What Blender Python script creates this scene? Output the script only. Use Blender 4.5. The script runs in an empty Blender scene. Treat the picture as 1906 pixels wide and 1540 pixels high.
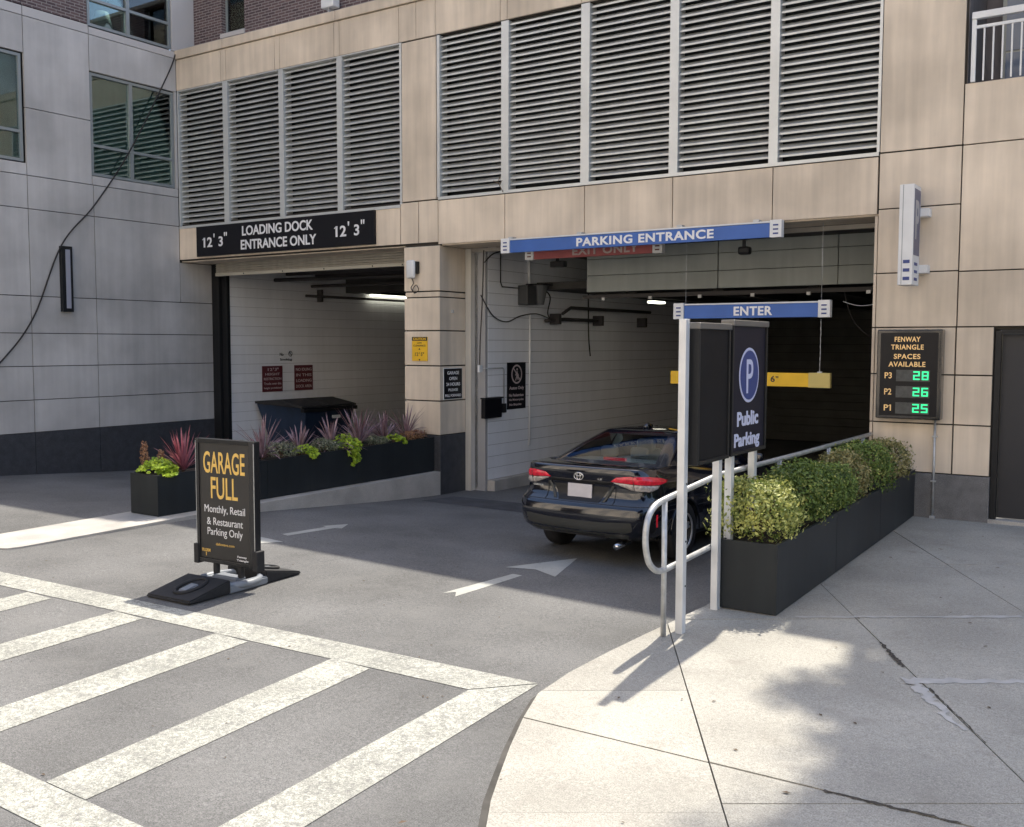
import bpy, bmesh, math, random
from mathutils import Vector, Matrix
from math import radians as RA, sin, cos, pi
random.seed(7)
SC = bpy.context.scene
COL = SC.collection

# ------------------------------------------------------------------ camera, light, exposure
cam = bpy.data.cameras.new('camera')
camo = bpy.data.objects.new('camera', cam); COL.objects.link(camo)
YAW, PIT, ROL = -0.5895609, -0.06962893, 0.00185047
fw = Vector((sin(YAW)*cos(PIT), cos(YAW)*cos(PIT), sin(PIT)))
r0 = Vector((cos(YAW), -sin(YAW), 0)); u0 = r0.cross(fw)
rr = r0*cos(ROL)+u0*sin(ROL); uu = -r0*sin(ROL)+u0*cos(ROL)
CAMP = Vector((16.72, -13.0, 2.431))
m = Matrix((rr, uu, -fw)).transposed().to_4x4(); m.translation = CAMP
camo.matrix_world = m
cam.sensor_fit = 'HORIZONTAL'; cam.sensor_width = 36.0
cam.lens = 36.0*1849.58/1906.0
cam.clip_start = 0.05; cam.clip_end = 500
SC.camera = camo
SUN = Vector((-0.2, 1.6, 2.43)).normalized()
world = bpy.data.worlds.new('World'); SC.world = world; world.use_nodes = True
wt = world.node_tree; wt.nodes.clear()
sky = wt.nodes.new('ShaderNodeTexSky'); sky.sky_type = 'NISHITA'; sky.sun_disc = False
sky.sun_elevation = math.asin(SUN.z); sky.sun_rotation = math.atan2(SUN.x, SUN.y)
sky.air_density = 1.0; sky.dust_density = 2.2; sky.ozone_density = 1.0
bgn = wt.nodes.new('ShaderNodeBackground'); bgn.inputs[1].default_value = 0.15
wo = wt.nodes.new('ShaderNodeOutputWorld')
wt.links.new(sky.outputs[0], bgn.inputs[0]); wt.links.new(bgn.outputs[0], wo.inputs[0])
sl = bpy.data.lights.new('sun', 'SUN'); sl.energy = 3.3; sl.angle = RA(0.7); sl.color = (1.0, 0.93, 0.80)
slo = bpy.data.objects.new('sun', sl); COL.objects.link(slo)
slo.location = (5, 5, 30); slo.rotation_euler = SUN.to_track_quat('Z', 'Y').to_euler()
SC.view_settings.view_transform = 'Standard'; SC.view_settings.look = 'None'
SC.view_settings.exposure = 1.06; SC.view_settings.gamma = 1.0
SC.view_settings.use_curve_mapping = False

# ------------------------------------------------------------------ materials
MATS = {}
def mat(name, col, rough=0.6, metal=0.0, var=0.0, scale=3.0, streak=0.0, bump=0.0, bscale=60.0,
        spec=None, coat=0.0, emit=None, es=1.0, rnd=0.0, trans=0.0, speck=0.0, speck2=0, alpha=1.0, dirt=None, drough=.65):
    if name in MATS: return MATS[name]
    M = bpy.data.materials.new(name); M.use_nodes = True; MATS[name] = M
    nt = M.node_tree; N = nt.nodes; L = nt.links; b = N['Principled BSDF']
    b.inputs['Roughness'].default_value = rough; b.inputs['Metallic'].default_value = metal
    if spec is not None: b.inputs['Specular IOR Level'].default_value = spec
    if coat: b.inputs['Coat Weight'].default_value = coat; b.inputs['Coat Roughness'].default_value = 0.04
    if trans: b.inputs['Transmission Weight'].default_value = trans
    if alpha < 1: b.inputs['Alpha'].default_value = alpha
    g = N.new('ShaderNodeNewGeometry')
    c = N.new('ShaderNodeRGB'); c.outputs[0].default_value = (*col, 1); cur = c.outputs[0]
    def mult(cur, fac_out, lo, hi, fmin=0.35, fmax=0.65):
        mr = N.new('ShaderNodeMapRange'); mr.inputs[1].default_value = fmin; mr.inputs[2].default_value = fmax
        mr.inputs[3].default_value = lo; mr.inputs[4].default_value = hi; L.new(fac_out, mr.inputs[0])
        mx = N.new('ShaderNodeVectorMath'); mx.operation = 'SCALE'
        L.new(cur, mx.inputs[0]); L.new(mr.outputs[0], mx.inputs['Scale']); return mx.outputs[0]
    if var:
        n = N.new('ShaderNodeTexNoise'); n.inputs['Scale'].default_value = scale; n.inputs['Detail'].default_value = 5
        L.new(g.outputs['Position'], n.inputs['Vector']); cur = mult(cur, n.outputs[0], 1-var, 1+var)
    if streak:
        mp = N.new('ShaderNodeMapping'); mp.inputs['Scale'].default_value = (5, 5, 0.35)
        L.new(g.outputs['Position'], mp.inputs[0])
        n = N.new('ShaderNodeTexNoise'); n.inputs['Scale'].default_value = 1.6; n.inputs['Detail'].default_value = 6
        L.new(mp.outputs[0], n.inputs['Vector']); cur = mult(cur, n.outputs[0], 1-streak, 1+streak*.6)
    if rnd:
        oi = N.new('ShaderNodeObjectInfo'); cur = mult(cur, oi.outputs['Random'], 1-rnd, 1+rnd, 0, 1)
    if speck:
        n = N.new('ShaderNodeTexNoise'); n.inputs['Scale'].default_value = 130; n.inputs['Detail'].default_value = 2
        L.new(g.outputs['Position'], n.inputs['Vector']); cur = mult(cur, n.outputs[0], 1-speck, 1+speck, .3, .7)
    if speck2:
        n = N.new('ShaderNodeTexNoise'); n.inputs['Scale'].default_value = 38; n.inputs['Detail'].default_value = 3
        L.new(g.outputs['Position'], n.inputs['Vector']); cur = mult(cur, n.outputs[0], 1-speck2, 1+speck2, .3, .7)
    if dirt:
        dc, dscale, dlo, dhi, damt = dirt
        n = N.new('ShaderNodeTexNoise'); n.inputs['Scale'].default_value = dscale; n.inputs['Detail'].default_value = 8
        n.inputs['Roughness'].default_value = drough
        L.new(g.outputs['Position'], n.inputs['Vector'])
        mr = N.new('ShaderNodeMapRange'); mr.inputs[1].default_value = dlo; mr.inputs[2].default_value = dhi; mr.inputs[4].default_value = damt
        L.new(n.outputs[0], mr.inputs[0])
        mx = N.new('ShaderNodeMix'); mx.data_type = 'RGBA'
        L.new(mr.outputs[0], mx.inputs[0]); L.new(cur, mx.inputs[6]); mx.inputs[7].default_value = (*dc, 1); cur = mx.outputs[2]
    L.new(cur, b.inputs['Base Color'])
    if bump:
        n = N.new('ShaderNodeTexNoise'); n.inputs['Scale'].default_value = bscale; n.inputs['Detail'].default_value = 4
        L.new(g.outputs['Position'], n.inputs['Vector'])
        bp = N.new('ShaderNodeBump'); bp.inputs['Strength'].default_value = bump; bp.inputs['Distance'].default_value = 0.01
        L.new(n.outputs[0], bp.inputs['Height']); L.new(bp.outputs[0], b.inputs['Normal'])
    if emit:
        b.inputs['Emission Color'].default_value = (*emit, 1); b.inputs['Emission Strength'].default_value = es
    return M

stone = mat('tan_precast', (.66, .565, .455), .8, var=.16, scale=.8, streak=.10, bump=.15, bscale=90, rnd=.05)
wstone = mat('grey_precast', (.49, .475, .465), .8, var=.18, scale=.8, streak=.06, bump=.15, bscale=90, rnd=.05)
granite = mat('dark_granite', (.050, .052, .060), .55, var=.15, scale=8, speck=.35, rnd=.04)
granite2 = mat('grey_granite', (.15, .15, .155), .6, var=.15, scale=8, speck=.5)
joint = mat('joint_dark', (.04, .035, .03), .95)
alu = mat('louvre_metal', (.60, .62, .62), .38, metal=.35, var=.06, scale=2)
slatm = mat('slat_metal', (.56, .58, .58), .35, metal=.35, var=.08, scale=2, streak=.08)
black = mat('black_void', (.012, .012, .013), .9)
plen = mat('plenum_dark', (.03, .033, .035), .9, var=.3, scale=1)
wframe = mat('window_frame', (.30, .33, .34), .4, metal=.3)
dkmetal = mat('dark_metal', (.012, .013, .015), .45, spec=.3)
asph = mat('asphalt', (.140, .139, .137), .92, var=.20, scale=.7, speck=.42, speck2=.16, bump=.7, bscale=140, dirt=((.19, .187, .18), 2.2, .5, .75, .5))
conc = mat('sidewalk_concrete', (.36, .345, .305), .88, var=.12, scale=1.1, speck=.28, speck2=.10, rnd=.06, bump=.35, bscale=120, dirt=((.22, .20, .17), 3.5, .56, .8, .6))
curbm = mat('curb_concrete', (.42, .40, .37), .9, var=.12, scale=3, speck=.15, bump=.2, bscale=120)
paint = mat('road_paint', (.36, .36, .32), .85, var=.14, scale=2, speck=.45, speck2=.28, bump=.3, bscale=150, dirt=((.15, .15, .145), 11, .49, .585, .85), drough=1.0)
paint2 = mat('arrow_paint', (.40, .40, .37), .8, var=.08, scale=4, dirt=((.2, .2, .2), 16, .56, .7, .7))
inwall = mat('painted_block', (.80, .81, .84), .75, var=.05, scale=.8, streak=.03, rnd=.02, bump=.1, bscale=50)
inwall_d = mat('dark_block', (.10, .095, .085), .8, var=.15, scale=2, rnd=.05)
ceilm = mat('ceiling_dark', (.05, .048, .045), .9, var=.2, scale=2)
floorm = mat('garage_floor', (.09, .09, .09), .9, var=.2, scale=1.5)
ductm = mat('duct_panel', (.40, .43, .41), .6, var=.08, scale=1.5, streak=.06, rnd=.06)
planterm = mat('planter_metal', (.024, .028, .031), .45, metal=.1, var=.14, scale=1.2, streak=.10, spec=.3)
soil = mat('soil', (.035, .025, .018), 1.0, var=.4, scale=30, bump=.6, bscale=60)
white = mat('white_paint', (.72, .73, .74), .5, var=.04, scale=4)
galv = mat('galvanised', (.50, .51, .52), .45, metal=.55, var=.15, scale=14)
postm = mat('post_alu', (.68, .69, .70), .42, metal=.25, var=.06, scale=6)
sblack = mat('sign_black', (.008, .008, .011), .35, spec=.25)
sgrey = mat('sign_charcoal', (.016, .015, .016), .6, var=.1, scale=3, spec=.12)
sblue = mat('sign_blue', (.035, .12, .42), .45, var=.06, scale=3)
snavy = mat('sign_navy', (.03, .055, .22), .45)
sred = mat('sign_red', (.38, .10, .10), .6, var=.1, scale=4)
smaroon = mat('sign_maroon', (.11, .022, .03), .5)
syel = mat('sign_yellow', (.80, .48, .02), .5, var=.05, scale=5)
wlet = mat('letter_white', (.80, .80, .82), .5)
llet = mat('letter_lilac', (.62, .64, .82), .5)
olet = mat('letter_orange', (.80, .52, .13), .5)
blet = mat('letter_black', (.02, .02, .02), .5)
dimlet = mat('letter_faded', (.50, .42, .40), .6)
led = mat('led_green', (.02, .3, .15), .5, emit=(.03, .85, .28), es=.75)
amber = mat('panel_amber', (.75, .50, .22), .5, emit=(.8, .5, .2), es=.15)
rubber = mat('rubber', (.018, .018, .02), .75, var=.2, scale=20)
basegrey = mat('base_plastic', (.22, .24, .27), .45)
cable = mat('cable_black', (.02, .017, .015), .6)
pipe = mat('pipe_dark', (.045, .04, .04), .6)
lampm = mat('tube_lamp', (.8, .8, .7), .5, emit=(1.0, .97, .78), es=2.5)
doorm = mat('door_dark', (.022, .023, .029), .5, var=.08, scale=2)
dumpb = mat('dumpster_blue', (.015, .03, .065), .5, var=.15, scale=4)
difm = mat('sconce_diffuser', (.32, .33, .40), .4)

def glassm(name, tint, mix=.55, rough=.02):
    M = bpy.data.materials.new(name); M.use_nodes = True; nt = M.node_tree; N = nt.nodes; L = nt.links
    N.remove(N['Principled BSDF'])
    tr = N.new('ShaderNodeBsdfTransparent'); tr.inputs[0].default_value = (*tint, 1)
    gl = N.new('ShaderNodeBsdfGlossy'); gl.inputs[0].default_value = (.9, .95, .95, 1); gl.inputs[1].default_value = rough
    fr = N.new('ShaderNodeFresnel'); fr.inputs[0].default_value = 1.6
    mr = N.new('ShaderNodeMapRange'); mr.inputs[3].default_value = mix; mr.inputs[4].default_value = 1
    ms = N.new('ShaderNodeMixShader')
    L.new(fr.outputs[0], mr.inputs[0]); L.new(mr.outputs[0], ms.inputs[0]); L.new(tr.outputs[0], ms.inputs[1]); L.new(gl.outputs[0], ms.inputs[2])
    L.new(ms.outputs[0], N['Material Output'].inputs[0]); return M
winglass = glassm('window_glass', (.66, .76, .73), .06)
carglass = glassm('car_glass', (.80, .88, .83), .03)
curtain = mat('curtain_teal', (.33, .38, .36), .9, var=.15, scale=2)

def brickmat():
    M = bpy.data.materials.new('brick_masonry'); M.use_nodes = True; nt = M.node_tree; N = nt.nodes; L = nt.links
    b = N['Principled BSDF']; b.inputs['Roughness'].default_value = .85
    g = N.new('ShaderNodeNewGeometry'); s = N.new('ShaderNodeSeparateXYZ'); L.new(g.outputs['Position'], s.inputs[0])
    a = N.new('ShaderNodeMath'); a.operation = 'ADD'; L.new(s.outputs[0], a.inputs[0]); L.new(s.outputs[1], a.inputs[1])
    c = N.new('ShaderNodeCombineXYZ'); L.new(a.outputs[0], c.inputs[0]); L.new(s.outputs[2], c.inputs[1])
    t = N.new('ShaderNodeTexBrick'); t.inputs['Scale'].default_value = 1; t.inputs['Brick Width'].default_value = .18
    t.inputs['Row Height'].default_value = .052; t.inputs['Mortar Size'].default_value = .007; t.inputs['Bias'].default_value = 0
    t.inputs['Color1'].default_value = (.075, .050, .055, 1); t.inputs['Color2'].default_value = (.15, .10, .10, 1)
    t.inputs['Mortar'].default_value = (.30, .27, .26, 1)
    L.new(c.outputs[0], t.inputs[0]); L.new(t.outputs[0], b.inputs[0])
    bp = N.new('ShaderNodeBump'); bp.invert = True; bp.inputs['Distance'].default_value = .01
    L.new(t.outputs[1], bp.inputs['Height']); L.new(bp.outputs[0], b.inputs['Normal']); return M
brickm = brickmat()

def leafmat(name, c1, c2, sc=9, rough=.55, tl=.25):
    M = bpy.data.materials.new(name); M.use_nodes = True; nt = M.node_tree; N = nt.nodes; L = nt.links
    b = N['Principled BSDF']; b.inputs['Roughness'].default_value = rough
    g = N.new('ShaderNodeNewGeometry')
    n = N.new('ShaderNodeTexNoise'); n.inputs['Scale'].default_value = sc; L.new(g.outputs['Position'], n.inputs['Vector'])
    ad = N.new('ShaderNodeMath'); ad.operation = 'ADD'; L.new(n.outputs[0], ad.inputs[0])
    mu = N.new('ShaderNodeMath'); mu.operation = 'MULTIPLY'; mu.inputs[1].default_value = .55; L.new(g.outputs['Random Per Island'], mu.inputs[0])
    L.new(mu.outputs[0], ad.inputs[1])
    mr = N.new('ShaderNodeMapRange'); mr.inputs[1].default_value = .45; mr.inputs[2].default_value = 1.1; L.new(ad.outputs[0], mr.inputs[0])
    mx = N.new('ShaderNodeMix'); mx.data_type = 'RGBA'; mx.inputs[6].default_value = (*c1, 1); mx.inputs[7].default_value = (*c2, 1)
    L.new(mr.outputs[0], mx.inputs[0]); L.new(mx.outputs[2], b.inputs[0])
    t = N.new('ShaderNodeBsdfTranslucent'); L.new(mx.outputs[2], t.inputs[0])
    ms = N.new('ShaderNodeMixShader'); ms.inputs[0].default_value = tl
    L.new(b.outputs[0], ms.inputs[1]); L.new(t.outputs[0], ms.inputs[2]); L.new(ms.outputs[0], N['Material Output'].inputs[0]); return M
boxleaf = leafmat('boxwood_green', (.04, .08, .016), (.24, .33, .07))
boxyel = leafmat('boxwood_yellow', (.09, .15, .025), (.62, .62, .20), 8)
boxbrown = leafmat('boxwood_brown', (.10, .12, .03), (.46, .40, .18), 7)
limel = leafmat('lime_leaf', (.16, .28, .015), (.66, .80, .08), 18, tl=.35)
purplel = leafmat('purple_blade', (.16, .08, .10), (.48, .34, .37), 8, .4, .2)
pinkl = leafmat('pink_blade', (.22, .05, .08), (.55, .22, .25), 8, .4, .25)
varil = leafmat('variegated_leaf', (.06, .09, .04), (.42, .42, .30), 14)
coleus = leafmat('rust_leaf', (.20, .09, .05), (.50, .30, .17), 10)
twig = mat('twig', (.12, .08, .05), .9)

# ------------------------------------------------------------------ helpers
WM = {}
def link(o, parent=None):
    COL.objects.link(o)
    if parent is not None:
        o.parent = parent; o.matrix_parent_inverse = WM[parent].inverted()
    WM[o] = o.matrix_basis.copy()
    return o
def tag(o, label=None, cat=None, group=None, kind=None):
    if label: o['label'] = label
    if cat: o['category'] = cat
    if group: o['group'] = group
    if kind: o['kind'] = kind
    return o
def thing(name, label, cat, loc=(0, 0, 0), group=None):
    o = bpy.data.objects.new(name, None); o.empty_display_size = .2; o.location = loc
    link(o); WM[o] = Matrix.Translation(loc); return tag(o, label, cat, group)
CUBES = {}
def box(name, mt, a, b, parent=None):
    """axis-aligned box between world corners a and b, sharing one cube mesh per material"""
    if mt not in CUBES:
        me = bpy.data.meshes.new('unit_box_'+mt.name); bm = bmesh.new(); bmesh.ops.create_cube(bm, size=1); bm.to_mesh(me); bm.free()
        me.materials.append(mt); CUBES[mt] = me
    o = bpy.data.objects.new(name, CUBES[mt])
    o.location = [(a[i]+b[i])/2 for i in range(3)]; o.scale = [max(abs(b[i]-a[i]), 1e-4) for i in range(3)]
    o.matrix_basis = Matrix.LocRotScale(o.location, None, o.scale)
    return link(o, parent)
def mesh(name, verts, faces, mats, parent=None, smooth=False, mi=None, M=None):
    me = bpy.data.meshes.new(name); me.from_pydata([tuple(v) for v in verts], [], faces)
    for q in (mats if isinstance(mats, (list, tuple)) else [mats]): me.materials.append(q)
    if mi: me.polygons.foreach_set('material_index', mi)
    if smooth: me.polygons.foreach_set('use_smooth', [True]*len(me.polygons))
    me.update(); o = bpy.data.objects.new(name, me)
    if M is not None: o.matrix_basis = M
    return link(o, parent)
def bmobj(name, bm, mats, parent=None, smooth=False, M=None):
    me = bpy.data.meshes.new(name); bmesh.ops.recalc_face_normals(bm, faces=bm.faces); bm.to_mesh(me); bm.free()
    for q in (mats if isinstance(mats, (list, tuple)) else [mats]): me.materials.append(q)
    if smooth: me.polygons.foreach_set('use_smooth', [True]*len(me.polygons))
    o = bpy.data.objects.new(name, me)
    if M is not None: o.matrix_basis = M
    return link(o, parent)
def bmbox(bm, a, b, bev=0, M=None):
    r = bmesh.ops.create_cube(bm, size=1); vs = r['verts']
    for v in vs:
        v.co = Vector([(a[i]+b[i])/2 + v.co[i]*(b[i]-a[i]) for i in range(3)])
    if bev:
        es = list({e for v in vs for e in v.link_edges})
        rb = bmesh.ops.bevel(bm, geom=es, offset=bev, segments=2, affect='EDGES', profile=.5); vs = rb['verts']
    if M is not None:
        for v in set(vs): v.co = M @ v.co
def rbox(name, mt, a, b, bev, parent=None, M=None):
    bm = bmesh.new(); bmbox(bm, a, b, bev); return bmobj(name, bm, mt, parent, M=M)
def tube_geo(pts, r, n=10, closed=False):
    pts = [Vector(p) for p in pts]; V = []; F = []; prev = None
    for i, p in enumerate(pts):
        if closed: t = (pts[(i+1) % len(pts)]-pts[i-1])
        else: t = (pts[min(i+1, len(pts)-1)]-pts[max(i-1, 0)])
        t.normalize()
        if prev is None: a = t.orthogonal().normalized()
        else: a = (prev - t*prev.dot(t)); a = a.normalized() if a.length > 1e-6 else t.orthogonal().normalized()
        prev = a; b = t.cross(a)
        rad = r[i] if isinstance(r, (list, tuple)) else r
        V += [p + a*cos(2*pi*k/n)*rad + b*sin(2*pi*k/n)*rad for k in range(n)]
    m_ = len(pts)
    for i in range(m_ if closed else m_-1):
        j = (i+1) % m_
        for k in range(n): F.append((i*n+k, i*n+(k+1) % n, j*n+(k+1) % n, j*n+k))
    if not closed: F.append(tuple(range(n))[::-1]); F.append(tuple((m_-1)*n+k for k in range(n)))
    return V, F
def tube(name, pts, r, mt, parent=None, n=10, closed=False, M=None):
    V, F = tube_geo(pts, r, n, closed); return mesh(name, V, F, mt, parent, smooth=True, M=M)
def bez(P, n=16):
    """catmull-rom through points"""
    P = [Vector(p) for p in P]; out = []
    for i in range(len(P)-1):
        a = P[max(i-1, 0)]; b = P[i]; c = P[i+1]; d = P[min(i+2, len(P)-1)]
        for k in range(n):
            t = k/n; out.append(.5*((2*b)+(c-a)*t+(2*a-5*b+4*c-d)*t*t+(3*b-a-3*c+d)*t**3))
    out.append(P[-1]); return out
def joinmesh(name, parts, mt, parent=None, smooth=False, M=None):
    V = []; F = []
    for v, f in parts:
        k = len(V); V += v; F += [tuple(i+k for i in q) for q in f]
    return mesh(name, V, F, mt, parent, smooth, M=M)
def text(name, body, mt, parent, center, w, h, xdir=(1, 0, 0), up=(0, 0, 1), bold=0.0, thick=.003, spacing=1.0):
    cu = bpy.data.curves.new('txt', 'FONT'); cu.body = body; cu.size = 1; cu.align_x = 'CENTER'
    cu.offset = bold; cu.space_character = spacing; cu.resolution_u = 4; cu.extrude = .01; cu.space_line = .95
    t = bpy.data.objects.new('txt', cu); COL.objects.link(t)
    dg = bpy.context.evaluated_depsgraph_get(); me = bpy.data.meshes.new_from_object(t.evaluated_get(dg))
    COL.objects.unlink(t); bpy.data.objects.remove(t); bpy.data.curves.remove(cu)
    xs = [v.co.x for v in me.vertices]; ys = [v.co.y for v in me.vertices]
    sx = w/(max(xs)-min(xs)); sy = h/(max(ys)-min(ys)); cx = (max(xs)+min(xs))/2; cy = (max(ys)+min(ys))/2
    X = Vector(xdir).normalized(); U = Vector(up).normalized(); Nn = X.cross(U); C = Vector(center)
    for v in me.vertices:
        v.co = C + X*(v.co.x-cx)*sx + U*(v.co.y-cy)*sy + Nn*(v.co.z/.01*thick)
    me.materials.clear(); me.materials.append(mt); me.name = name
    o = bpy.data.objects.new(name, me); return link(o, parent)
def disc(name, mt, c, rx, rz, X, U, thick, parent, n=32, hole=0):
    X = Vector(X).normalized(); U = Vector(U).normalized(); Nn = X.cross(U); C = Vector(c); V = []; F = []
    for s in (0, 1):
        for k in range(n):
            a = 2*pi*k/n; V.append(C+X*cos(a)*rx+U*sin(a)*rz+Nn*thick*s)
            if hole: V.append(C+X*cos(a)*(rx-hole)+U*sin(a)*(rz-hole)+Nn*thick*s)
    if not hole:
        F = [tuple(range(n))[::-1], tuple(range(n, 2*n))]+[(k, (k+1) % n, n+(k+1) % n, n+k) for k in range(n)]
    else:
        for k in range(n):
            j = (k+1) % n; a, b, c2, d = 2*k, 2*k+1, 2*j, 2*j+1; o2 = 2*n
            F += [(a, b, d, c2), (a+o2, c2+o2, d+o2, b+o2), (a, c2, c2+o2, a+o2), (b, b+o2, d+o2, d)]
    return mesh(name, V, F, mt, parent)

def ticks(cx, cz, y, n, w, h, mt, par, xdir=(1, 0, 0)):
    X_ = Vector(xdir)
    for k in range(n):
        p = Vector((cx, y, cz)) if xdir[0] else Vector((y, cx, cz)); text('tick_mark', "'", mt, par, p+X_*(k-(n-1)/2)*w*1.6, w, h, xdir, (0, 0, 1), .02, .001)
def flag(x, z, y, w, h, mt, par):
    """slanting flag of a numeral 1 whose stem top is at x, z"""
    mesh('numeral_flag', [(x, y-.003, z), (x-w, y-.003, z-h), (x-w, y-.003, z-h*1.5), (x+w*.2, y-.003, z-h*.55)], [(0, 1, 2, 3)], mt, par)
# ------------------------------------------------------------------ ground
def road(x, y):
    t = min(1, max(0, -y/5)); t = t*t*(3-2*t)*.4+t*.6; w = min(1, max(0, (x-6)/7.5))
    return (-.08+.30*t)*(1-w)+(-.03+.13*t)*w - max(0, y)*.012
def swz(y): return .3+.019*y
xs = [-70, -40, -20, -8, -2]+[i*.5 for i in range(0, 30)]+[15, 17, 20, 25, 40, 70]
ys = [-80, -50, -30, -20, -14]+[-12+i*.5 for i in range(0, 25)]+[.5, 2, 5, 9, 14, 18]
V = [(x, y, road(x, y)) for y in ys for x in xs]; nx = len(xs)
F = [(j*nx+i, j*nx+i+1, (j+1)*nx+i+1, (j+1)*nx+i) for j in range(len(ys)-1) for i in range(nx-1)]
roado = tag(mesh('road', V, F, asph, smooth=True), kind='structure')
def strip(name, pl, pr, mt, par, n=14, dz=.004):
    """painted strip between polylines pl and pr laid on the road"""
    V = []; F = []
    for k in range(n+1):
        t = k/n; a = Vector(pl[0]).lerp(Vector(pl[1]), t); b = Vector(pr[0]).lerp(Vector(pr[1]), t)
        for q in (0, .25, .5, .75, 1):
            c = a.lerp(b, q); V.append((c.x, c.y, road(c.x, c.y)+dz))
    for k in range(n):
        for q in range(4): F.append((k*5+q, k*5+q+1, k*5+q+6, k*5+q+5))
    return mesh(name, V, F, mt, par)
cwline = lambda x: -7.35+.079*(x-13.15)      # upper edge of the crosswalk border
tag(strip('crosswalk_border', ((-2, cwline(-2)), (13.16, cwline(13.16))), ((-2, cwline(-2)-.25), (12.84, cwline(12.84)-.35)), paint, roado, 60), label='long white border line nearest the garage')
tag(strip('crosswalk_border', ((-2, -10.2), (12.9, -10.14)), ((-2, -10.46), (13.0, -10.42)), paint, roado, 40), label='white border line nearest the viewer')
for k in range(12):
    x = 11.66-1.165*k
    if x < -1: break
    strip('crosswalk_stripe', ((x, cwline(x)-.335), (x+.20, -10.192+.06*(x+2)/14.9)), ((x+.37, cwline(x)-.335), (x+.55, -10.192+.06*(x+2)/14.9)), paint, roado, 14)
strip('crosswalk_stripe', ((12.85, -7.735), (13.03, -10.9)), ((13.17, -7.36), (13.38, -10.9)), paint, roado, 16, dz=.0045)
def flatpoly(name, pts, mt, par, dz=.004):
    return mesh(name, [(x, y, road(x, y)+dz) for x, y in pts], [tuple(range(len(pts)))], mt, par)
flatpoly('arrow_head', [(11.03, -4.62), (11.35, -3.68), (11.66, -4.66), (11.33, -4.50)], paint2, roado)
flatpoly('arrow_stem', [(11.17, -5.85), (11.25, -5.75), (11.34, -5.88), (11.38, -4.83), (11.27, -4.83)], paint2, roado)
flatpoly('arrow_stem', [(8.0, -4.85), (7.98, -4.1), (7.90, -4.08), (8.0, -3.72), (8.2, -4.05), (8.12, -4.1), (8.12, -4.88)], paint2, roado)
flatpoly('arrow_head', [(7.75, -5.12), (8.35, -5.16), (8.15, -5.5), (7.95, -6.0)], paint2, roado)
# long seam in the asphalt and a few worn patches
strip('asphalt_patch', ((6.9, -.9), (6.9, -.05)), ((13.2, -1.05), (13.2, -.05)), mat('asphalt_patch', (.075, .075, .08), .9, var=.2, scale=3, speck=.3, bump=.3, bscale=150), roado, 4)

# sidewalk of concrete slabs
base_pts = [(13.34, 0), (13.40, -3.0), (13.45, -5.12), (13.36, -6.11), (13.32, -6.66), (13.30, -7.16), (13.33, -7.62), (13.47, -8.01), (13.64, -8.41), (13.79, -8.73), (13.92, -9.0), (14.06, -9.24), (14.6, -10.1), (15.5, -11.2), (16.8, -12.3), (18.5, -13.2), (21, -13.8), (26, -14), (26, 0)]
sw = thing('sidewalk', 'pale concrete sidewalk', None, (14, -3, .2)); del sw['label']; sw['kind'] = 'structure'
def prism(name, pts, zt, zb, mt, par):
    n = len(pts); V = [(x, y, zt(x, y)) for x, y in pts]+[(x, y, zb(x, y)) for x, y in pts]
    F = [tuple(range(n)), tuple(range(n, 2*n))[::-1]]+[(i, n+i, n+(i+1) % n, (i+1) % n) for i in range(n)]
    bm = bmesh.new(); vs = [bm.verts.new(v) for v in V]; [bm.faces.new([vs[i] for i in f]) for f in F]
    return bmobj(name, bm, mt, par)
prism('slab_bed', base_pts, lambda x, y: swz(y)-.022, lambda x, y: -.3, joint, sw)
def clip(poly, a, b, c):      # keep a*x+b*y<=c
    out = []
    for i in range(len(poly)):
        p, q = poly[i], poly[(i+1) % len(poly)]; dp = a*p[0]+b*p[1]-c; dq = a*q[0]+b*q[1]-c
        if dp <= 0: out.append(p)
        if dp*dq < 0: t = dp/(dp-dq); out.append((p[0]+t*(q[0]-p[0]), p[1]+t*(q[1]-p[1])))
    return out
def halves(polys, line, g=.0045):
    (x0, y0), (x1, y1) = line; a, b = (y1-y0), -(x1-x0); l = math.hypot(a, b); a /= l; b /= l; c = a*x0+b*y0; r = []
    for p in polys:
        for q in (clip(p, a, b, c-g), clip(p, -a, -b, -c-g)):
            if len(q) > 2: r.append(q)
    return r
def side(p, line):
    cx = sum(q[0] for q in p)/len(p); cy = sum(q[1] for q in p)/len(p); (x0, y0), (x1, y1) = line
    return (x1-x0)*(cy-y0)-(y1-y0)*(cx-x0)
def noisy(pts):
    return pts
J2 = ((13.47, -8.01), (15.92, -7.98)); J1 = ((13.56, -6.06), (15.03, -8.61)); J5 = ((14.14, -4.02), (16.14, -7.33)); J8 = ((14.08, -1.1), (15.75, -3.92))
J9 = ((16.3, 0), (18.1, -3.1)); J10 = ((18.6, 0), (20.4, -3.1))
polys = halves([base_pts], J2, .008)
for J in (J1, J5, J8, J9, J10): polys = halves(polys, J)
fin = []
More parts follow.
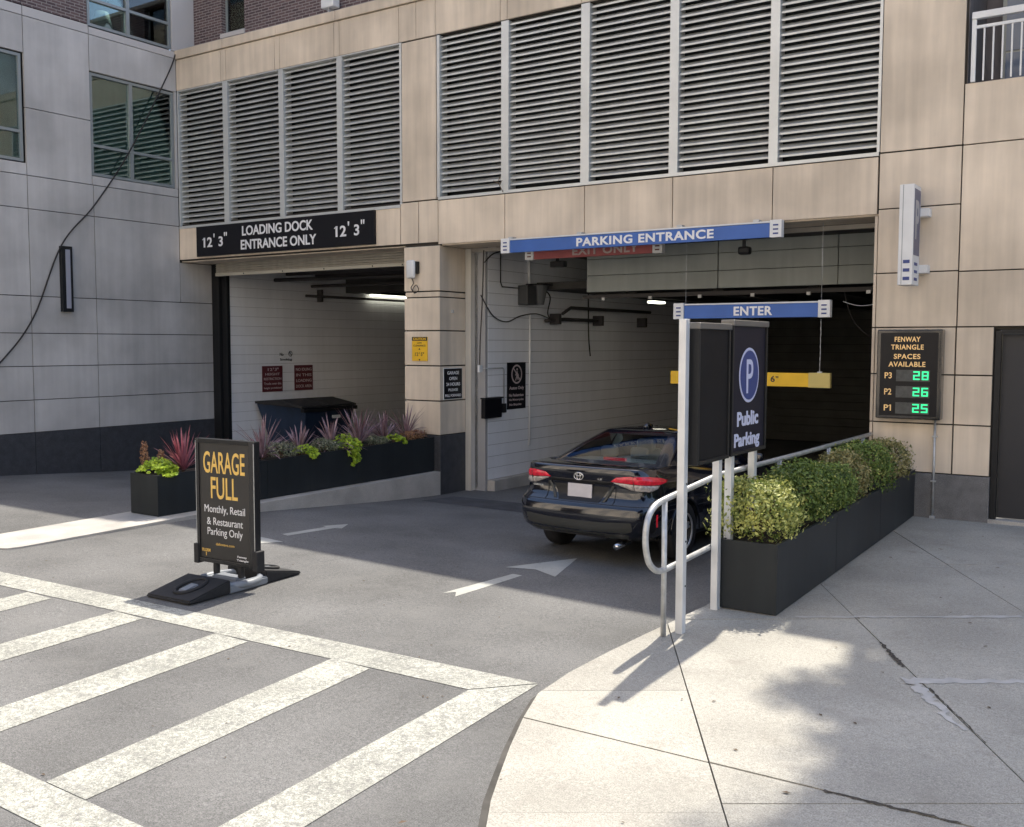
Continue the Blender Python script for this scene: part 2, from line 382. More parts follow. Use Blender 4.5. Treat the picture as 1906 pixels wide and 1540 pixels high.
for p in polys:
    up2 = side(p, J2) > 0; r1 = side(p, J1) > 0; r5 = side(p, J5) > 0; r8 = side(p, J8) > 0
    B = []
    d = Vector((.84, .54))
    def bl(pt): return (pt, (pt[0]+d.x, pt[1]+d.y))
    if not r1: B = [bl((13.33, -7.56)), bl((14.02, -9.09)), bl((13.56, -4.6)), bl((13.5, -2.6))] if not r5 else []
    if not r1: B = [bl((13.33, -7.56)), bl((14.02, -9.09)), bl((15.4, -10.0))]
    elif not r5: B = [bl((13.33, -7.56)), bl((14.92, -8.4)), bl((13.6, -5.5)), bl((13.6, -3.6)), bl((16.3, -9.3))]
    elif not r8: B = [bl((14.09, -5.14)), bl((15.31, -6.13)), bl((14.0, -3.2)), bl((17.2, -6.8)), bl((18.3, -8.6))]
    else: B = [bl((15.0, -2.4)), bl((16.5, -4.2)), bl((18, -6.2)), bl((19, -8.6))]
    q = [p]
    for b_ in B: q = halves(q, b_, .0028)
    fin += q
for p in fin:
    ar = abs(sum(p[i][0]*p[(i+1) % len(p)][1]-p[(i+1) % len(p)][0]*p[i][1] for i in range(len(p))))/2
    if ar < .02: continue
    dz = random.uniform(-.002, .002)
    prism('concrete_slab', p, lambda x, y: swz(y)+dz, lambda x, y: swz(y)-.12, conc, sw)

patchm = mat('mortar_patch', (.46, .45, .43), .9, var=.12, scale=8)
crackm = mat('crack_dirt', (.06, .052, .045), 1.0, var=.3, scale=30)
gm = mat('gutter_dirt', (.07, .066, .06), .95, var=.3, scale=6)
for (a, b) in zip(base_pts[1:14], base_pts[2:15]):
    strip('gutter_dirt', ((a[0]-.05, a[1]), (b[0]-.05, b[1])), ((a[0]+.02, a[1]), (b[0]+.02, b[1])), gm, roado, 3)
def swstrip(name, P, w0, w1, mt, dz, jit=.0, seed=1):
    rnd = random.Random(seed); V = []; F = []; n = 26
    for k in range(n+1):
        t = k/n*(len(P)-1); i = min(int(t), len(P)-2); u = t-i; x = P[i][0]+(P[i+1][0]-P[i][0])*u; y = P[i][1]+(P[i+1][1]-P[i][1])*u
        d = Vector((P[i+1][0]-P[i][0], P[i+1][1]-P[i][1])).normalized(); w = (w0+(w1-w0)*k/n)*(1+rnd.uniform(-1, 1)*jit); o_ = rnd.uniform(-1, 1)*jit*w0*.6
        for q in (-.5, .5): V.append((x-d.y*(w*q+o_), y+d.x*(w*q+o_), swz(y)+dz))
    return mesh(name, V, [(2*k, 2*k+1, 2*k+3, 2*k+2) for k in range(n)], mt, sw)
swstrip('mortar_patch', [(14.2, -5.05), (15.75, -4.08)], .035, .05, patchm, .004, .6, 1)
swstrip('mortar_patch', [(15.28, -6.12), (16.3, -5.50)], .10, .05, patchm, .004, .3, 2)
swstrip('mortar_patch', [(15.32, -6.08), (15.75, -6.80)], .09, .02, patchm, .005, .5, 3)
swstrip('crack', [(14.95, -5.36), (15.10, -5.64), (15.22, -5.84)], .02, .03, crackm, .006, .7, 4)
swstrip('crack', [(15.45, -6.18), (15.9, -6.92)], .012, .006, crackm, .0065, .7, 5)
swstrip('crack', [(15.3, -8.0), (15.95, -7.98)], .022, .012, crackm, .005, .7, 6)
# concrete island under the left planter
isl = [(5.5, 0), (5.5, -5.3), (5.5, -7.15), (5.56, -7.25), (6.22, -7.30), (6.34, -7.24), (6.39, -7.1), (6.42, -4.9), (6.6, -.01)]
io = prism('kerb_island', isl, lambda x, y: .315+.0115*y, lambda x, y: -.4, curbm, None)
tag(io, kind='structure')

# ------------------------------------------------------------------ garage building
G = thing('parking_garage', 'tan stone garage front with two big doorways, dark bases and long louvre bands', 'building', (7, 0, 0))
def panel(name, x0, x1, z0, z1, mt=stone, y0=-.0, d=.045, g=.007, par=None):
    return box(name, mt, (x0+g, y0, z0+g), (x1-g, y0+d, z1-g), par or G)
LT = .045
# backing / structure behind the panels
box('wall_backing', joint, (0.0, LT-.01, 4.075), (14.5, .72, 4.80), G)
box('wall_backing', joint, (0.0, LT-.01, 7.42), (14.0, .40, 8.16), G)
box('wall_backing', joint, (5.80, LT-.01, 4.80), (6.55, .40, 7.42), G)
box('wall_backing', joint, (13.53, LT-.01, -.3), (14.90, .50, 4.075), G)
box('wall_backing', joint, (13.53, LT-.01, 4.80), (14.50, .50, 7.42), G)
# lintel panels, left bay
for a, b in ((0, 2.95), (2.95, 5.76)): panel('wall_panel', a, b, 4.10, 4.72)
panel('wall_panel', 5.76, 6.15, 4.10, 4.79); panel('wall_panel', 6.15, 6.56, 4.10, 4.79)
box('sill_trim', alu, (0.02, -.012, 4.715), (5.76, .3, 4.765), G)
for a, b in ((6.56, 7.88), (7.88, 9.31), (9.31, 10.73), (10.73, 12.17), (12.17, 13.52)): panel('wall_panel', a, b, 4.06, 4.775)
box('sill_trim', alu, (6.57, -.012, 4.783), (13.52, .3, 4.828), G)
# soffit panels (undersides of lintels)
for a, b in ((0, 2.95), (2.95, 5.82)): box('soffit_panel', stone, (a+.006, LT, 4.06), (b-.006, .70, 4.085), G)
for a, b in ((6.60, 8.3), (8.3, 10.0), (10.0, 11.8), (11.8, 13.53)): box('soffit_panel', stone, (a+.006, LT, 4.045), (b-.006, .70, 4.07), G)
# central pier: stone blocks over a dark base
pz = [(.913, 1.484), (1.484, 2.069), (2.069, 2.652), (2.652, 3.205), (3.205, 3.303), (3.303, 4.055)]
for i, (a, b) in enumerate(pz):
    ins = .012 if i == 4 else 0
    bm = bmesh.new(); bmbox(bm, (5.835+ins, 0+ins, a+.010), (6.59-ins, .78, b-.010), .008)
    bmobj('pier_block', bm, stone, G)
box('pier_core', joint, (5.86, .03, -.3), (6.565, .77, 4.08), G)
rbox('pier_base', granite, (5.825, -.012, -.4), (6.60, .785, .907), .006, G)
# upper panels between the louvres and band above
panel('wall_panel', 5.80, 6.53, 4.80, 7.41)
for a, b in ((0, 1.32), (1.32, 1.465), (1.465, 2.79), (2.79, 2.925), (2.925, 4.275), (4.275, 4.40), (4.40, 5.746), (5.746, 6.113), (6.113, 6.515),
             (6.515, 7.79), (7.79, 7.92), (7.92, 9.24), (9.24, 9.38), (9.38, 10.67), (10.67, 10.80), (10.80, 12.1), (12.1, 12.23), (12.23, 13.5)):
    panel('band_panel', a, b, 7.425, 8.02, g=.005)
for a, b in ((0, 1.4), (1.4, 2.85), (2.85, 4.33), (4.33, 6.1), (6.1, 7.85), (7.85, 9.3), (9.3, 10.7), (10.7, 12.2), (12.2, 13.5)):
    bm = bmesh.new(); bmbox(bm, (a+.004, -.03, 8.03), (b-.004, .46, 8.20), .01); bmobj('coping_stone', bm, stone, G)
# right pilaster and wall
rz = [(.855, 1.463), (1.463, 2.068), (2.068, 2.65)]
for a, b in rz:
    panel('wall_panel', 13.53, 14.48, a, b, g=.009); panel('wall_panel', 14.48, 14.90, a, b, g=.009)
    box('jamb_panel', stone, (13.495, .0, a+.009), (13.528, .60, b-.009), G)
for a, b in ((2.65, 3.325), (3.325, 4.12), (4.12, 4.81)):
    panel('wall_panel', 13.53, 14.485, a, b, g=.008)
    if b < 4.2: box('jamb_panel', stone, (13.495, .0, a+.008), (13.528, .60, min(b, 4.045)-.008), G)
for a, b in ((2.65, 3.315), (3.315, 4.81), (4.81, 5.53)): panel('wall_panel', 14.485, 17.2, a, b, g=.008, d=.05)
for x in (17.2, 19.6): 
    for a, b in ((.3, 1.463), (1.463, 2.65), (2.65, 4.81), (4.81, 8.4)): panel('wall_panel', x, x+2.4, a, b, g=.008, d=.05)
panel('wall_panel', 13.53, 14.485, 4.815, 8.6, g=.008)
rbox('base_block', granite2, (13.49, -.015, .1), (14.905, .5, .848), .006, G)
box('wall_backing', joint, (14.5, LT+.004, 2.62), (17.2, .9, 5.50), G)
box('wall_backing', joint, (16.05, .035, 0), (22, .9, 8.3), G)
panel('wall_panel', 16.05, 17.2, .3, 2.65, g=.008, d=.05)
# recessed service door at the right
D = tag(rbox('service_door', doorm, (14.98, .10, .36), (16.0, .15, 2.56), .004, G), label='dark grey steel service door')
box('door_frame', dkmetal, (14.915, .02, .33), (14.975, .16, 2.60), G); box('door_frame', dkmetal, (14.976, .02, 2.563), (16.02, .16, 2.615), G)
box('threshold', curbm, (14.9, -.02, .2), (16.0, .18, .345), G)
# louvre bands: each bay is a part with its slats and mullions as sub-parts
slat_me = bpy.data.meshes.new('slat')
sv = [(-.5, 0, .0), (-.5, -.010, -.004), (-.5, -.010, -.029), (-.5, -.004, -.031), (-.5, .002, -.011), (-.5, .085, .055)]
sv = sv+[(.5, y, z) for _, y, z in sv]
slat_me.from_pydata(sv, [], [(0, 1, 7, 6), (1, 2, 8, 7), (2, 3, 9, 8), (3, 4, 10, 9), (4, 5, 11, 10), (5, 0, 6, 11), (5, 4, 3, 2, 1, 0), (6, 7, 8, 9, 10, 11)]); slat_me.materials.append(slatm); slat_me.update()
def louvre(x0, x1, z0, z1):
    b = box('louvre_bay', plen, (x0+.002, .30, z0), (x1-.002, .34, z1), G)
    n = 26
    for k in range(n):
        z = z0+.05+(z1-z0-.04)*(k+.5)/n
        o = bpy.data.objects.new('slat', slat_me); o.matrix_basis = Matrix.LocRotScale((( x0+x1)/2, .055+random.uniform(-.002, .002), z), None, (x1-x0-.004, 1, 1)); link(o, b)
    return b
def mull(x0, x1, z0, z1): box('mullion', alu, (x0, -.004, z0), (x1, .20, z1), G)
Lb = [(0.06, 1.36), (1.50, 2.885), (3.005, 4.33), (4.455, 5.755)]
for a, b in Lb: louvre(a, b, 4.77, 7.40)
mull(.02, .06, 4.77, 7.40)
for a, b in ((1.36, 1.50), (2.885, 3.005), (4.33, 4.455), (5.755, 5.797)): mull(a, b, 4.77, 7.40)
Rb = [(6.60, 7.812), (7.95, 9.237), (9.38, 10.665), (10.797, 12.104), (12.227, 13.493)]
for a, b in Rb: louvre(a, b, 4.83, 7.41)
for a, b in ((6.545, 6.60), (7.812, 7.95), (9.237, 9.38), (10.665, 10.797), (12.104, 12.227), (13.493, 13.528)): mull(a, b, 4.83, 7.41)
box('louvre_head', alu, (.02, .0, 7.402), (5.797, .2, 7.422), G)
box('roof_deck', joint, (0, .34, 7.9), (13.5, 3.2, 8.05), G)
box('louvre_back', plen, (0, .345, 4.79), (13.5, .38, 7.9), G)
# upper storeys over the right hand side (balcony level; unseen tower, edge stepped to shape the shade)
box('balcony_recess', mat('recess_panel', (.14, .13, .14), .7, var=.1, scale=3, streak=.15), (14.5, 1.25, 5.3), (20, 1.4, 8.3), G)
box('recess_side', mat('recess_panel2', (.16, .15, .155), .7, streak=.2), (14.44, .05, 5.52), (14.51, 1.24, 8.3), G)
box('balcony_floor', curbm, (14.52, .06, 5.50), (20, 1.24, 5.528), G)
wf = box('window', wframe, (14.70, 1.20, 5.55), (16.6, 1.249, 7.9), G)
bluegl = mat('balcony_glass', (.15, .20, .30), .12, spec=.6)
box('pane', bluegl, (14.75, 1.185, 6.15), (16.55, 1.199, 7.85), wf); box('pane', bluegl, (14.75, 1.185, 5.60), (16.55, 1.199, 6.12), wf)
box('upper_storey', wstone, (14.62, .0, 8.62), (24, 7, 12.89), G)
box('shade_slab', wstone, (14.2, .0, 10.05), (14.62, 7, 10.5), G)  # unseen projection added to bulge the shadow outline on the sidewalk
box('upper_storey', wstone, (14.15, .0, 12.9), (24, 7, 15.0), G)
box('upper_storey', wstone, (14.6, .0, 15.01), (24, 7, 22), G)
# garage interior
for k in range(21):
    z = -.1+.2*k
    box('wall_course', inwall, (6.72, .87, z+.004), (6.95, 14.0, z+.196), G)
box('wall_core', mat('inner_mortar', (.34, .34, .35), .9), (6.62, .80, -.3), (6.942, 14, 4.2), G)
box('wall_kerb', curbm, (6.95, .85, -.1), (7.10, 9.0, .10), G)
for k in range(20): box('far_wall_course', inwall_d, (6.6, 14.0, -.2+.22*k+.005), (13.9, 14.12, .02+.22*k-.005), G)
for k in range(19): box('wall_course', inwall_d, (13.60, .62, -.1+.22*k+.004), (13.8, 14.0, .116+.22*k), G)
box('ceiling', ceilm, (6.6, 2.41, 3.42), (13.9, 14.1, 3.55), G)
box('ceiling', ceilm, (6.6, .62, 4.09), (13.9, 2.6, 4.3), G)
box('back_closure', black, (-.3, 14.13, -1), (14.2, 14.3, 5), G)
for x in (8.6, 10.2, 11.8): box('ceiling_beam', ceilm, (x, 2.75, 3.28), (x+.2, 13.9, 3.42), G)
box('ceiling_rail', pipe, (7.9, 2.42, 3.235), (13.5, 2.49, 3.30), G)
for i in range(6): box('rail_clip', galv, (8.3+i*.9, 2.40, 3.20), (8.36+i*.9, 2.44, 3.25), G)
# raised door panels in the head of the opening
for (z0, z1) in ((3.345, 3.62), (3.63, 3.90), (3.91, 4.17)):
    for (a, b) in ((8.06, 10.48), (10.495, 12.4), (12.41, 13.49)): box('door_panel', ductm, (a, 2.30, z0), (b-.004, 2.38, z1), G)
# steel frame of the garage opening
mat('frame_paint', (.33, .31, .28), .5, metal=.2, streak=.1); box('door_frame', mat('frame_light', (.55, .53, .49), .5, metal=.1, streak=.15), (6.602, .69, -.1), (6.72, .80, 4.04), G)
box('door_track', galv, (6.722, .80, -.05), (6.78, .86, 3.97), G)
box('door_frame', MATS['frame_paint'], (6.72, .72, 3.98), (13.53, .80, 4.042), G)
# loading dock interior
for k in range(21): box('wall_course', inwall, (.20, .95, -.2+.2*k+.003), (.35, 10, -.2+.2*k+.197), G)
box('wall_core', MATS['inner_mortar'], (.05, .95, -.5), (.343, 10, 4.3), G)
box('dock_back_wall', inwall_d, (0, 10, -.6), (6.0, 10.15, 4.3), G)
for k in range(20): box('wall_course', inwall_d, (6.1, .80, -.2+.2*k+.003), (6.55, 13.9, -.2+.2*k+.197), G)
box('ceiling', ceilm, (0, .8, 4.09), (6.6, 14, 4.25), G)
rbox('door_track', dkmetal, (.003, .79, -.3), (.20, .945, 4.06), .005, G); rbox('door_track', dkmetal, (.21, .86, -.3), (.36, .945, 4.06), .005, G)
rbox('door_track', dkmetal, (5.70, .80, -.3), (5.83, .94, 4.06), .005, G)
# roll-up curtain, partly down
RC = box('rolling_door', MATS['frame_paint'], (.36, .66, 4.0), (5.70, .67, 4.12), G)
cm = mat('curtain_slat', (.40, .375, .32), .5, metal=.25, streak=.1)
for k in range(6):
    V, F = tube_geo([(.36, .62, 3.885+.045*k), (5.83, .62, 3.885+.045*k)], .026, 6); mesh('curtain_slat', V, F, cm, RC)
rbox('bottom_bar', mat('bottom_bar', (.55, .53, .46), .5, metal=.2), (.36, .58, 3.80), (5.83, .66, 3.86), .004, RC)
for x in (1.2, 2.3, 3.4, 4.6, 5.3): box('bolt', dkmetal, (x, .572, 3.815), (x+.02, .58, 3.84), RC)

# buildings across the street (behind the viewer): sunlit fronts that throw light back on the garage
opp = mat('opposite_stone', (.80, .70, .58), .8, var=.08, scale=.3)
oppw = mat('opposite_glass', (.10, .13, .15), .08, spec=.8)
oppc = mat('opposite_pavement', (.55, .52, .46), .9, var=.1, scale=.5)
tag(box('far_pavement', oppc, (-60, -34, .10), (60, -24, .30)), kind='structure')
for (x0, x1, h, lb) in ((-38, -9, 24, 'pale stone block across the street, left one'), (-8.5, 20, 30, 'pale stone block across the street, middle one'), (20.5, 52, 26, 'pale stone block across the street, right one')):
    O = thing('opposite_building', lb, 'building', ((x0+x1)/2, -34, 0))
    box('wall', opp, (x0, -50, 0), (x1, -34, h), O)
    nn = int((x1-x0)/4.5)
    for i in range(nn):
        for k in range(int(h/3.8)):
            xa = x0+1.4+i*(x1-x0-2)/nn; box('window', oppw, (xa, -34, 1.2+k*3.8), (xa+1.7, -33.96, 3.3+k*3.8), O)

# ------------------------------------------------------------------ left wing
Wg = thing('apartment_wing', 'grey stone side wing with green glass windows and dark base courses', 'building', (0, -3, 0))
def wp(name, y0, y1, z0, z1, mt=wstone, x1=0.0, d=.05, g=.007, par=None):
    return box(name, mt, (x1-d, y0+g, z0+g), (x1, y1-g, z1-g), par or Wg)
box('wall_backing', joint, (-.6, -14, -.5), (-.30, .785, 8.2), Wg)
box('wall_backing', joint, (-.3, -3.18, -.5), (-.04, .785, 5.34), Wg); box('wall_backing', joint, (-.3, -14, -.5), (-.04, -3.19, 5.34), Wg)
ysp = [-9.6, -7.3, -5.2, -3.15, -1.88, .788]
for i in range(5):
    y0, y1 = ysp[i], ysp[i+1]
    for a, b in ((.862, 1.435), (1.435, 2.028), (2.028, 2.609), (2.609, 3.258)):
        wp('wall_panel', y0, y1, a, b)
    for a, b in ((3.258, 4.768), (4.768, 5.341)):
        wp('wall_panel', y0, min(y1, -.0) if i == 4 else y1, a, b)
    if i == 4: wp('wall_panel', 0.0, .788, 3.258, 4.055)
    wp('base_block', y0, y1, -.4, .862, granite, x1=.004, g=.004)
box('mass', joint, (-.29, .80, -1), (.045, 14, 7.9), Wg)
box('upper_mass', joint, (.05, .4, 4.31), (13.9, 14.2, 7.89), G)
box('return_panel', wstone, (-.3, .75, .87), (-.052, .79, 4.05), Wg)
# upper wall: plain panels and windows
for a, b in ((5.341, 6.50), (6.50, 8.05)): wp('wall_panel', -3.15, -1.90, a, b)
wp('wall_panel', -3.15, -1.90, 8.05, 8.22, mat('white_sill', (.52, .50, .49), .7, rnd=.04))
wp('wall_panel', -5.0, -3.15, 7.42, 8.05); wp('wall_panel', -5.0, -3.15, 5.341, 5.55)
wp('wall_panel', -5.0, -3.15, 8.05, 8.22, MATS['white_sill'])
wp('wall_panel', -1.90, -.0, 7.40, 8.05); wp('wall_panel', -1.90, -.0, 5.341, 5.51); wp('wall_panel', -1.90, -.0, 8.05, 8.19, MATS['white_sill'])
wp('wall_panel', -.05, -.0, 5.51, 7.40, MATS['white_sill'], g=.002)
for a, b in ((5.341, 6.5), (6.5, 8.22)): wp('wall_panel', -7.2, -5.0, a, b)
box('wall_backing', brickm, (-.32, -3.15, 8.235), (-.012, -1.915, 12), Wg); box('brick_wall', brickm, (-.32, -7.2, 8.235), (-.012, -3.16, 12), Wg)
box('white_reveal', MATS['white_sill'], (-.06, -.075, 8.20), (-.004, .46, 12), Wg)
def window(y0, y1, z0, z1, mull_y, tz, blind=True):
    w = box('window', black, (-.34, y0+.004, z0+.004), (-.31, y1-.004, z1-.004), Wg)
    fx0, fx1 = -.10, -.022; t = .05
    for a, b in (((fx0, y0, z0), (fx1, y0+t, z1)), ((fx0, y1-t, z0), (fx1, y1, z1)), ((fx0, y0+t, z0), (fx1, y1-t, z0+t)), ((fx0, y0+t, z1-t), (fx1, y1-t, z1))):
        box('frame', wframe, a, b, w)
    if mull_y: box('frame', wframe, (fx0, mull_y-.035, z0+t), (fx1+.004, mull_y+.035, z1-t), w)
    segs = [(y0+t, mull_y-.035), (mull_y+.035, y1-t)] if mull_y else [(y0+t, y1-t)]
    for a, b in segs:
        box('frame', wframe, (fx0, a, tz-.025), (fx1+.002, b, tz+.025), w)
        for c, d in ((z0+t, tz-.025), (tz+.025, z1-t)): box('pane', winglass, (-.066, a+.001, c+.001), (-.060, b-.001, d-.001), w)
    if blind: box('roller_blind', curtain, (-.115, y0+.05, z0+.05), (-.108, y1-.05, z1-.05), w)
    return w
window(-1.89, -.065, 5.52, 7.38, -1.03, 6.07)
window(-5.0, -3.19, 5.57, 7.40, -4.1, 6.08)
w3 = window(-1.90, -.09, 8.215, 9.9, -1.05, 8.70, blind=False)
window(-5.0, -3.3, 12.2, 12.4, None, 12.3, False) if False else None
# lampshade seen through the top window
V, F = tube_geo([(-.24, -1.45, 8.27), (-.24, -1.45, 8.60)], [.20, .12], 20)
LS = tag(mesh('table_lamp', V, F, mat('lamp_shade', (.30, .40, .42), .8), None, True), 'pale lampshade standing inside the topmost left window', 'lamp')
box('interior_wall', mat('room_grey', (.22, .24, .24), .9), (-.33, -1.0, 8.25), (-.305, -.12, 9.8), w3)
# brick storey set on the garage roof
BB = thing('brick_storey', 'dark brown brick upper storey behind the stone parapet', 'building', (2, .5, 8.2))
def bx2(a, b): box('wall', brickm, a, b, BB)
bx2((-.2, .47, 8.0), (1.10-.30+.02, .75, 9.45)); bx2((1.475, .47, 8.0), (5.2, .75, 9.45)); bx2((.82, .475, 8.0), (1.475, .75, 8.42)); bx2((.82, .475, 9.42), (1.475, .75, 9.45))
bw = box('window', black, (.83, .66, 8.5), (1.47, .70, 9.41), BB)
box('sill', MATS['white_sill'], (.80, .44, 8.42), (1.49, .66, 8.50), bw)
for a, b in (((.83, .56, 8.51), (.87, .62, 9.41)), ((1.43, .56, 8.51), (1.47, .62, 9.41)), ((.87, .56, 8.51), (1.43, .62, 8.56))): box('frame', wframe, a, b, bw)
box('pane', winglass, (.871, .585, 8.561), (1.429, .59, 9.40), bw)
box('coping', curbm, (-.2, .44, 9.452), (5.3, .8, 9.52), BB)
box('wall', brickm, (5.0, .47, 8.0), (5.2, 3.2, 9.45), BB) if False else None
# lamp on the parapet
LP = thing('parapet_light', 'small white floodlight peeking over the stone parapet', 'lamp', (3.85, .3, 8.2))
rbox('housing', white, (3.75, .22, 8.40), (4.05, .40, 8.56), .02, LP); rbox('bracket', galv, (3.88, .26, 8.20), (3.92, .36, 8.41), .005, LP)

# ------------------------------------------------------------------ signs and things on the building
X, Z = (1, 0, 0), (0, 0, 1)
S = thing('loading_dock_sign', 'long black LOADING DOCK sign with white lettering over the left doorway', 'sign', (2.9, 0, 4.12))
rbox('board', sblack, (.585, -.055, 4.135), (5.22, -.003, 4.715), .004, S)
text('lettering', 'LOADING DOCK', wlet, S, (2.84, -.057, 4.56), 1.86, .185, X, Z, .022)
text('lettering', 'ENTRANCE ONLY', wlet, S, (2.86, -.057, 4.30), 1.98, .185, X, Z, .022)
for cx, bz in ((1.10, 4.40), (4.62, 4.40)):
    text('lettering', '12', wlet, S, (cx-.17, -.057, bz), .25, .19, X, Z, .022); text('lettering', '3', wlet, S, (cx+.20, -.057, bz+.0), .12, .19, X, Z, .022)
    flag(cx-.28, bz+.095, -.057, .05, .035, wlet, S); ticks(cx+.01, bz+.12, -.057, 1, .035, .075, wlet, S); ticks(cx+.34, bz+.13, -.057, 2, .032, .075, wlet, S)

def capbar(name, label, mt, x0, x1, z0, z1, y, word, lm, wx, ww, wh, cat='sign', caps=True, frame=white):
    S = thing(name, label, cat, ((x0+x1)/2, y, z0))
    c = .16 if caps else 0
    rbox('board', mt, (x0+c, y-.03, z0), (x1-c, y+.03, z1-.022), .003, S); rbox('top_rail', frame, (x0+c, y-.04, z1-.02), (x1-c, y+.04, z1), .003, S)
    if caps:
        for a in (x0, x1-c):
            e = rbox('end_cap', frame, (a, y-.05, z0-.006), (a+c-.002, y+.05, z1+.012), .004, S)
            for k in range(3): box('stripe', snavy if mt is not sred else smaroon, (a+.045, y-.054, z0+.035+k*.055), (a+c-.045, y-.05, z0+.055+k*.055), e)
    if word: text('lettering', word, lm, S, (wx, y-.034, (z0+z1)/2-.01), ww, wh, X, Z, .03, spacing=1.1)
    return S
S = capbar('parking_entrance_sign', 'long bright blue PARKING ENTRANCE bar under the wide lintel', sblue, 7.92, 12.36, 3.84, 4.05, -.12, 'PARKING ENTRANCE', wlet, 10.34, 2.15, .125)
for x in (8.08, 9.3, 10.9, 12.0): rbox('bracket', galv, (x-.04, -.14, 4.052), (x+.04, -.035, 4.085), .004, S)
S = capbar('exit_only_sign', 'faded red EXIT ONLY bar half hidden behind the blue PARKING ENTRANCE bar', sred, 7.90, 10.32, 3.79, 4.0, .6, 'EXIT ONLY', dimlet, 9.35, 1.15, .13)
for x in (8.1, 10.1): box('hanger', galv, (x-.008, .59, 4.0), (x+.008, .61, 4.06), S)
S = capbar('enter_sign', 'hanging blue ENTER bar on thin wires above the kiosk sign', sblue, 10.65, 12.89, 2.80, 3.01, .3, 'ENTER', wlet, 11.83, .55, .125)
for x in (10.82, 12.76): tube('hanger_wire', [(x, .3, 3.0), (x, .3, 4.05)], .004, galv, S, 5)
S = thing('clearance_bar', 'yellow clearance bar hanging on chains under the blue ENTER bar', 'sign', (11.8, .3, 1.86))
rbox('bar', syel, (10.61, .27, 1.865), (12.90, .33, 2.05), .004, S); text('lettering', '6', blet, S, (12.13, .267, 1.965), .06, .085, X, Z, .02); ticks(12.19, 1.99, .267, 2, .014, .03, blet, S)
box('end_wrap', mat('faded_yellow', (.60, .48, .16), .6), (12.62, .262, 1.86), (12.905, .338, 2.056), S)
for x in (10.80, 12.76):
    pts = [(x+random.uniform(-.003, .003), .3, 2.05+i*.04) for i in range(19)]
    tube('chain', pts, [.006 if i % 2 else .003 for i in range(19)], galv, S, 6); rbox('shackle', galv, (x-.03, .28, 2.05), (x+.03, .32, 2.075), .003, S)
# yellow caution plate
S = thing('caution_sign', 'yellow CAUTION low clearance plate on the centre pier', 'sign', (6.17, 0, 2.15))
box('plate', syel, (6.01, -.016, 2.15), (6.335, .002, 2.55), S); box('header', blet, (6.01, -.018, 2.485), (6.335, -.016, 2.55), S)
text('lettering', 'CAUTION', syel, S, (6.17, -.019, 2.517), .27, .042, X, Z, .03, .001)
text('lettering', 'LOW', blet, S, (6.17, -.017, 2.45), .10, .03, X, Z, .01, .001); text('lettering', 'CLEARANCE', blet, S, (6.17, -.017, 2.405), .26, .03, X, Z, .01, .001)
text('lettering', '12', blet, S, (6.11, -.017, 2.26), .07, .06, X, Z, .01, .001); text('lettering', '5', blet, S, (6.215, -.017, 2.26), .035, .06, X, Z, .01, .001); ticks(6.165, 2.28, -.017, 1, .012, .025, blet, S); ticks(6.255, 2.28, -.017, 2, .01, .025, blet, S)
for s, z in ((1, 2.335), (-1, 2.18)): mesh('arrow', [(6.15, -.0175, z), (6.19, -.0175, z), (6.17, -.0175, z+.035*s)], [(0, 1, 2)], blet, S)
# white wall device
S = thing('wall_antenna', 'white rounded box with looped cable high on the centre pier', 'wall unit', (6.07, 0, 3.5))
bm = bmesh.new(); bmbox(bm, (5.98, -.14, 3.52), (6.15, -.07, 3.82), .03); bmobj('housing', bm, white, S, True)
rbox('bracket', dkmetal, (6.06, -.08, 3.60), (6.17, 0, 3.80), .01, S)
tube('cable', bez([(6.08, -.1, 3.52), (6.10, -.08, 3.44), (6.04, -.07, 3.36), (6.12, -.07, 3.28), (6.20, -.07, 3.33), (6.14, -.06, 3.41), (6.06, -.05, 3.34), (6.08, -.03, 3.27)], 6), .008, cable, S, 6)
# black garage hours sign on pier side
Yd = (0, 1, 0)
S = thing('garage_hours_sign', 'small black garage open 24 hours sign on the pier flank', 'sign', (6.59, .34, 1.5))
box('plate', white, (6.586, .085, 1.505), (6.600, .60, 2.03), S); box('plate_face', sblack, (6.600, .095, 1.515), (6.604, .59, 2.02), S)
for i, t in enumerate(('GARAGE', 'OPEN', '24 HOURS', 'PLEASE', 'PULL FORWARD')):
    text('lettering', t, wlet, S, (6.605, .342, 1.95-.095*i), (.32, .22, .38, .26, .44)[i], .055 if i < 3 else .045, Yd, Z, .02, .001)
rbox('hook', galv, (6.59, .30, 2.95), (6.63, .33, 3.0), .004, tag(thing('wall_hook', 'tiny metal hook on the pier flank under the stone band', 'hook', (6.6, .3, 2.95))))
# autos only sign
S = thing('autos_only_sign', 'black Autos Only sign with no-pedestrians symbol on the painted inner wall', 'sign', (6.95, 1.73, 1.3))
box('plate', sblack, (6.951, 1.44, 1.285), (6.966, 2.02, 2.11), S)
disc('symbol_ring', mat('sign_pink', (.62, .52, .52), .5), (6.967, 1.73, 1.90), .17, .17, Yd, Z, .002, S, 28, .028)
disc('head', MATS['sign_pink'], (6.967, 1.74, 1.985), .022, .022, Yd, Z, .002, S, 10)
for nm, p, q, w_ in (('torso', (1.735, 1.95), (1.73, 1.87), .04), ('leg', (1.73, 1.87), (1.69, 1.79), .024), ('leg', (1.73, 1.87), (1.775, 1.80), .024), ('arm', (1.74, 1.93), (1.79, 1.87), .018), ('arm', (1.73, 1.93), (1.68, 1.88), .018), ('slash', (1.61, 2.02), (1.85, 1.78), .022)):
    a = Vector((6.9695, p[0], p[1])); b = Vector((6.9695, q[0], q[1])); d = (b-a).normalized(); n_ = Vector((0, -d.z, d.y))*w_/2
    mesh(nm, [a-n_, a+n_, b+n_, b-n_], [(0, 1, 2, 3)], MATS['sign_pink'], S)
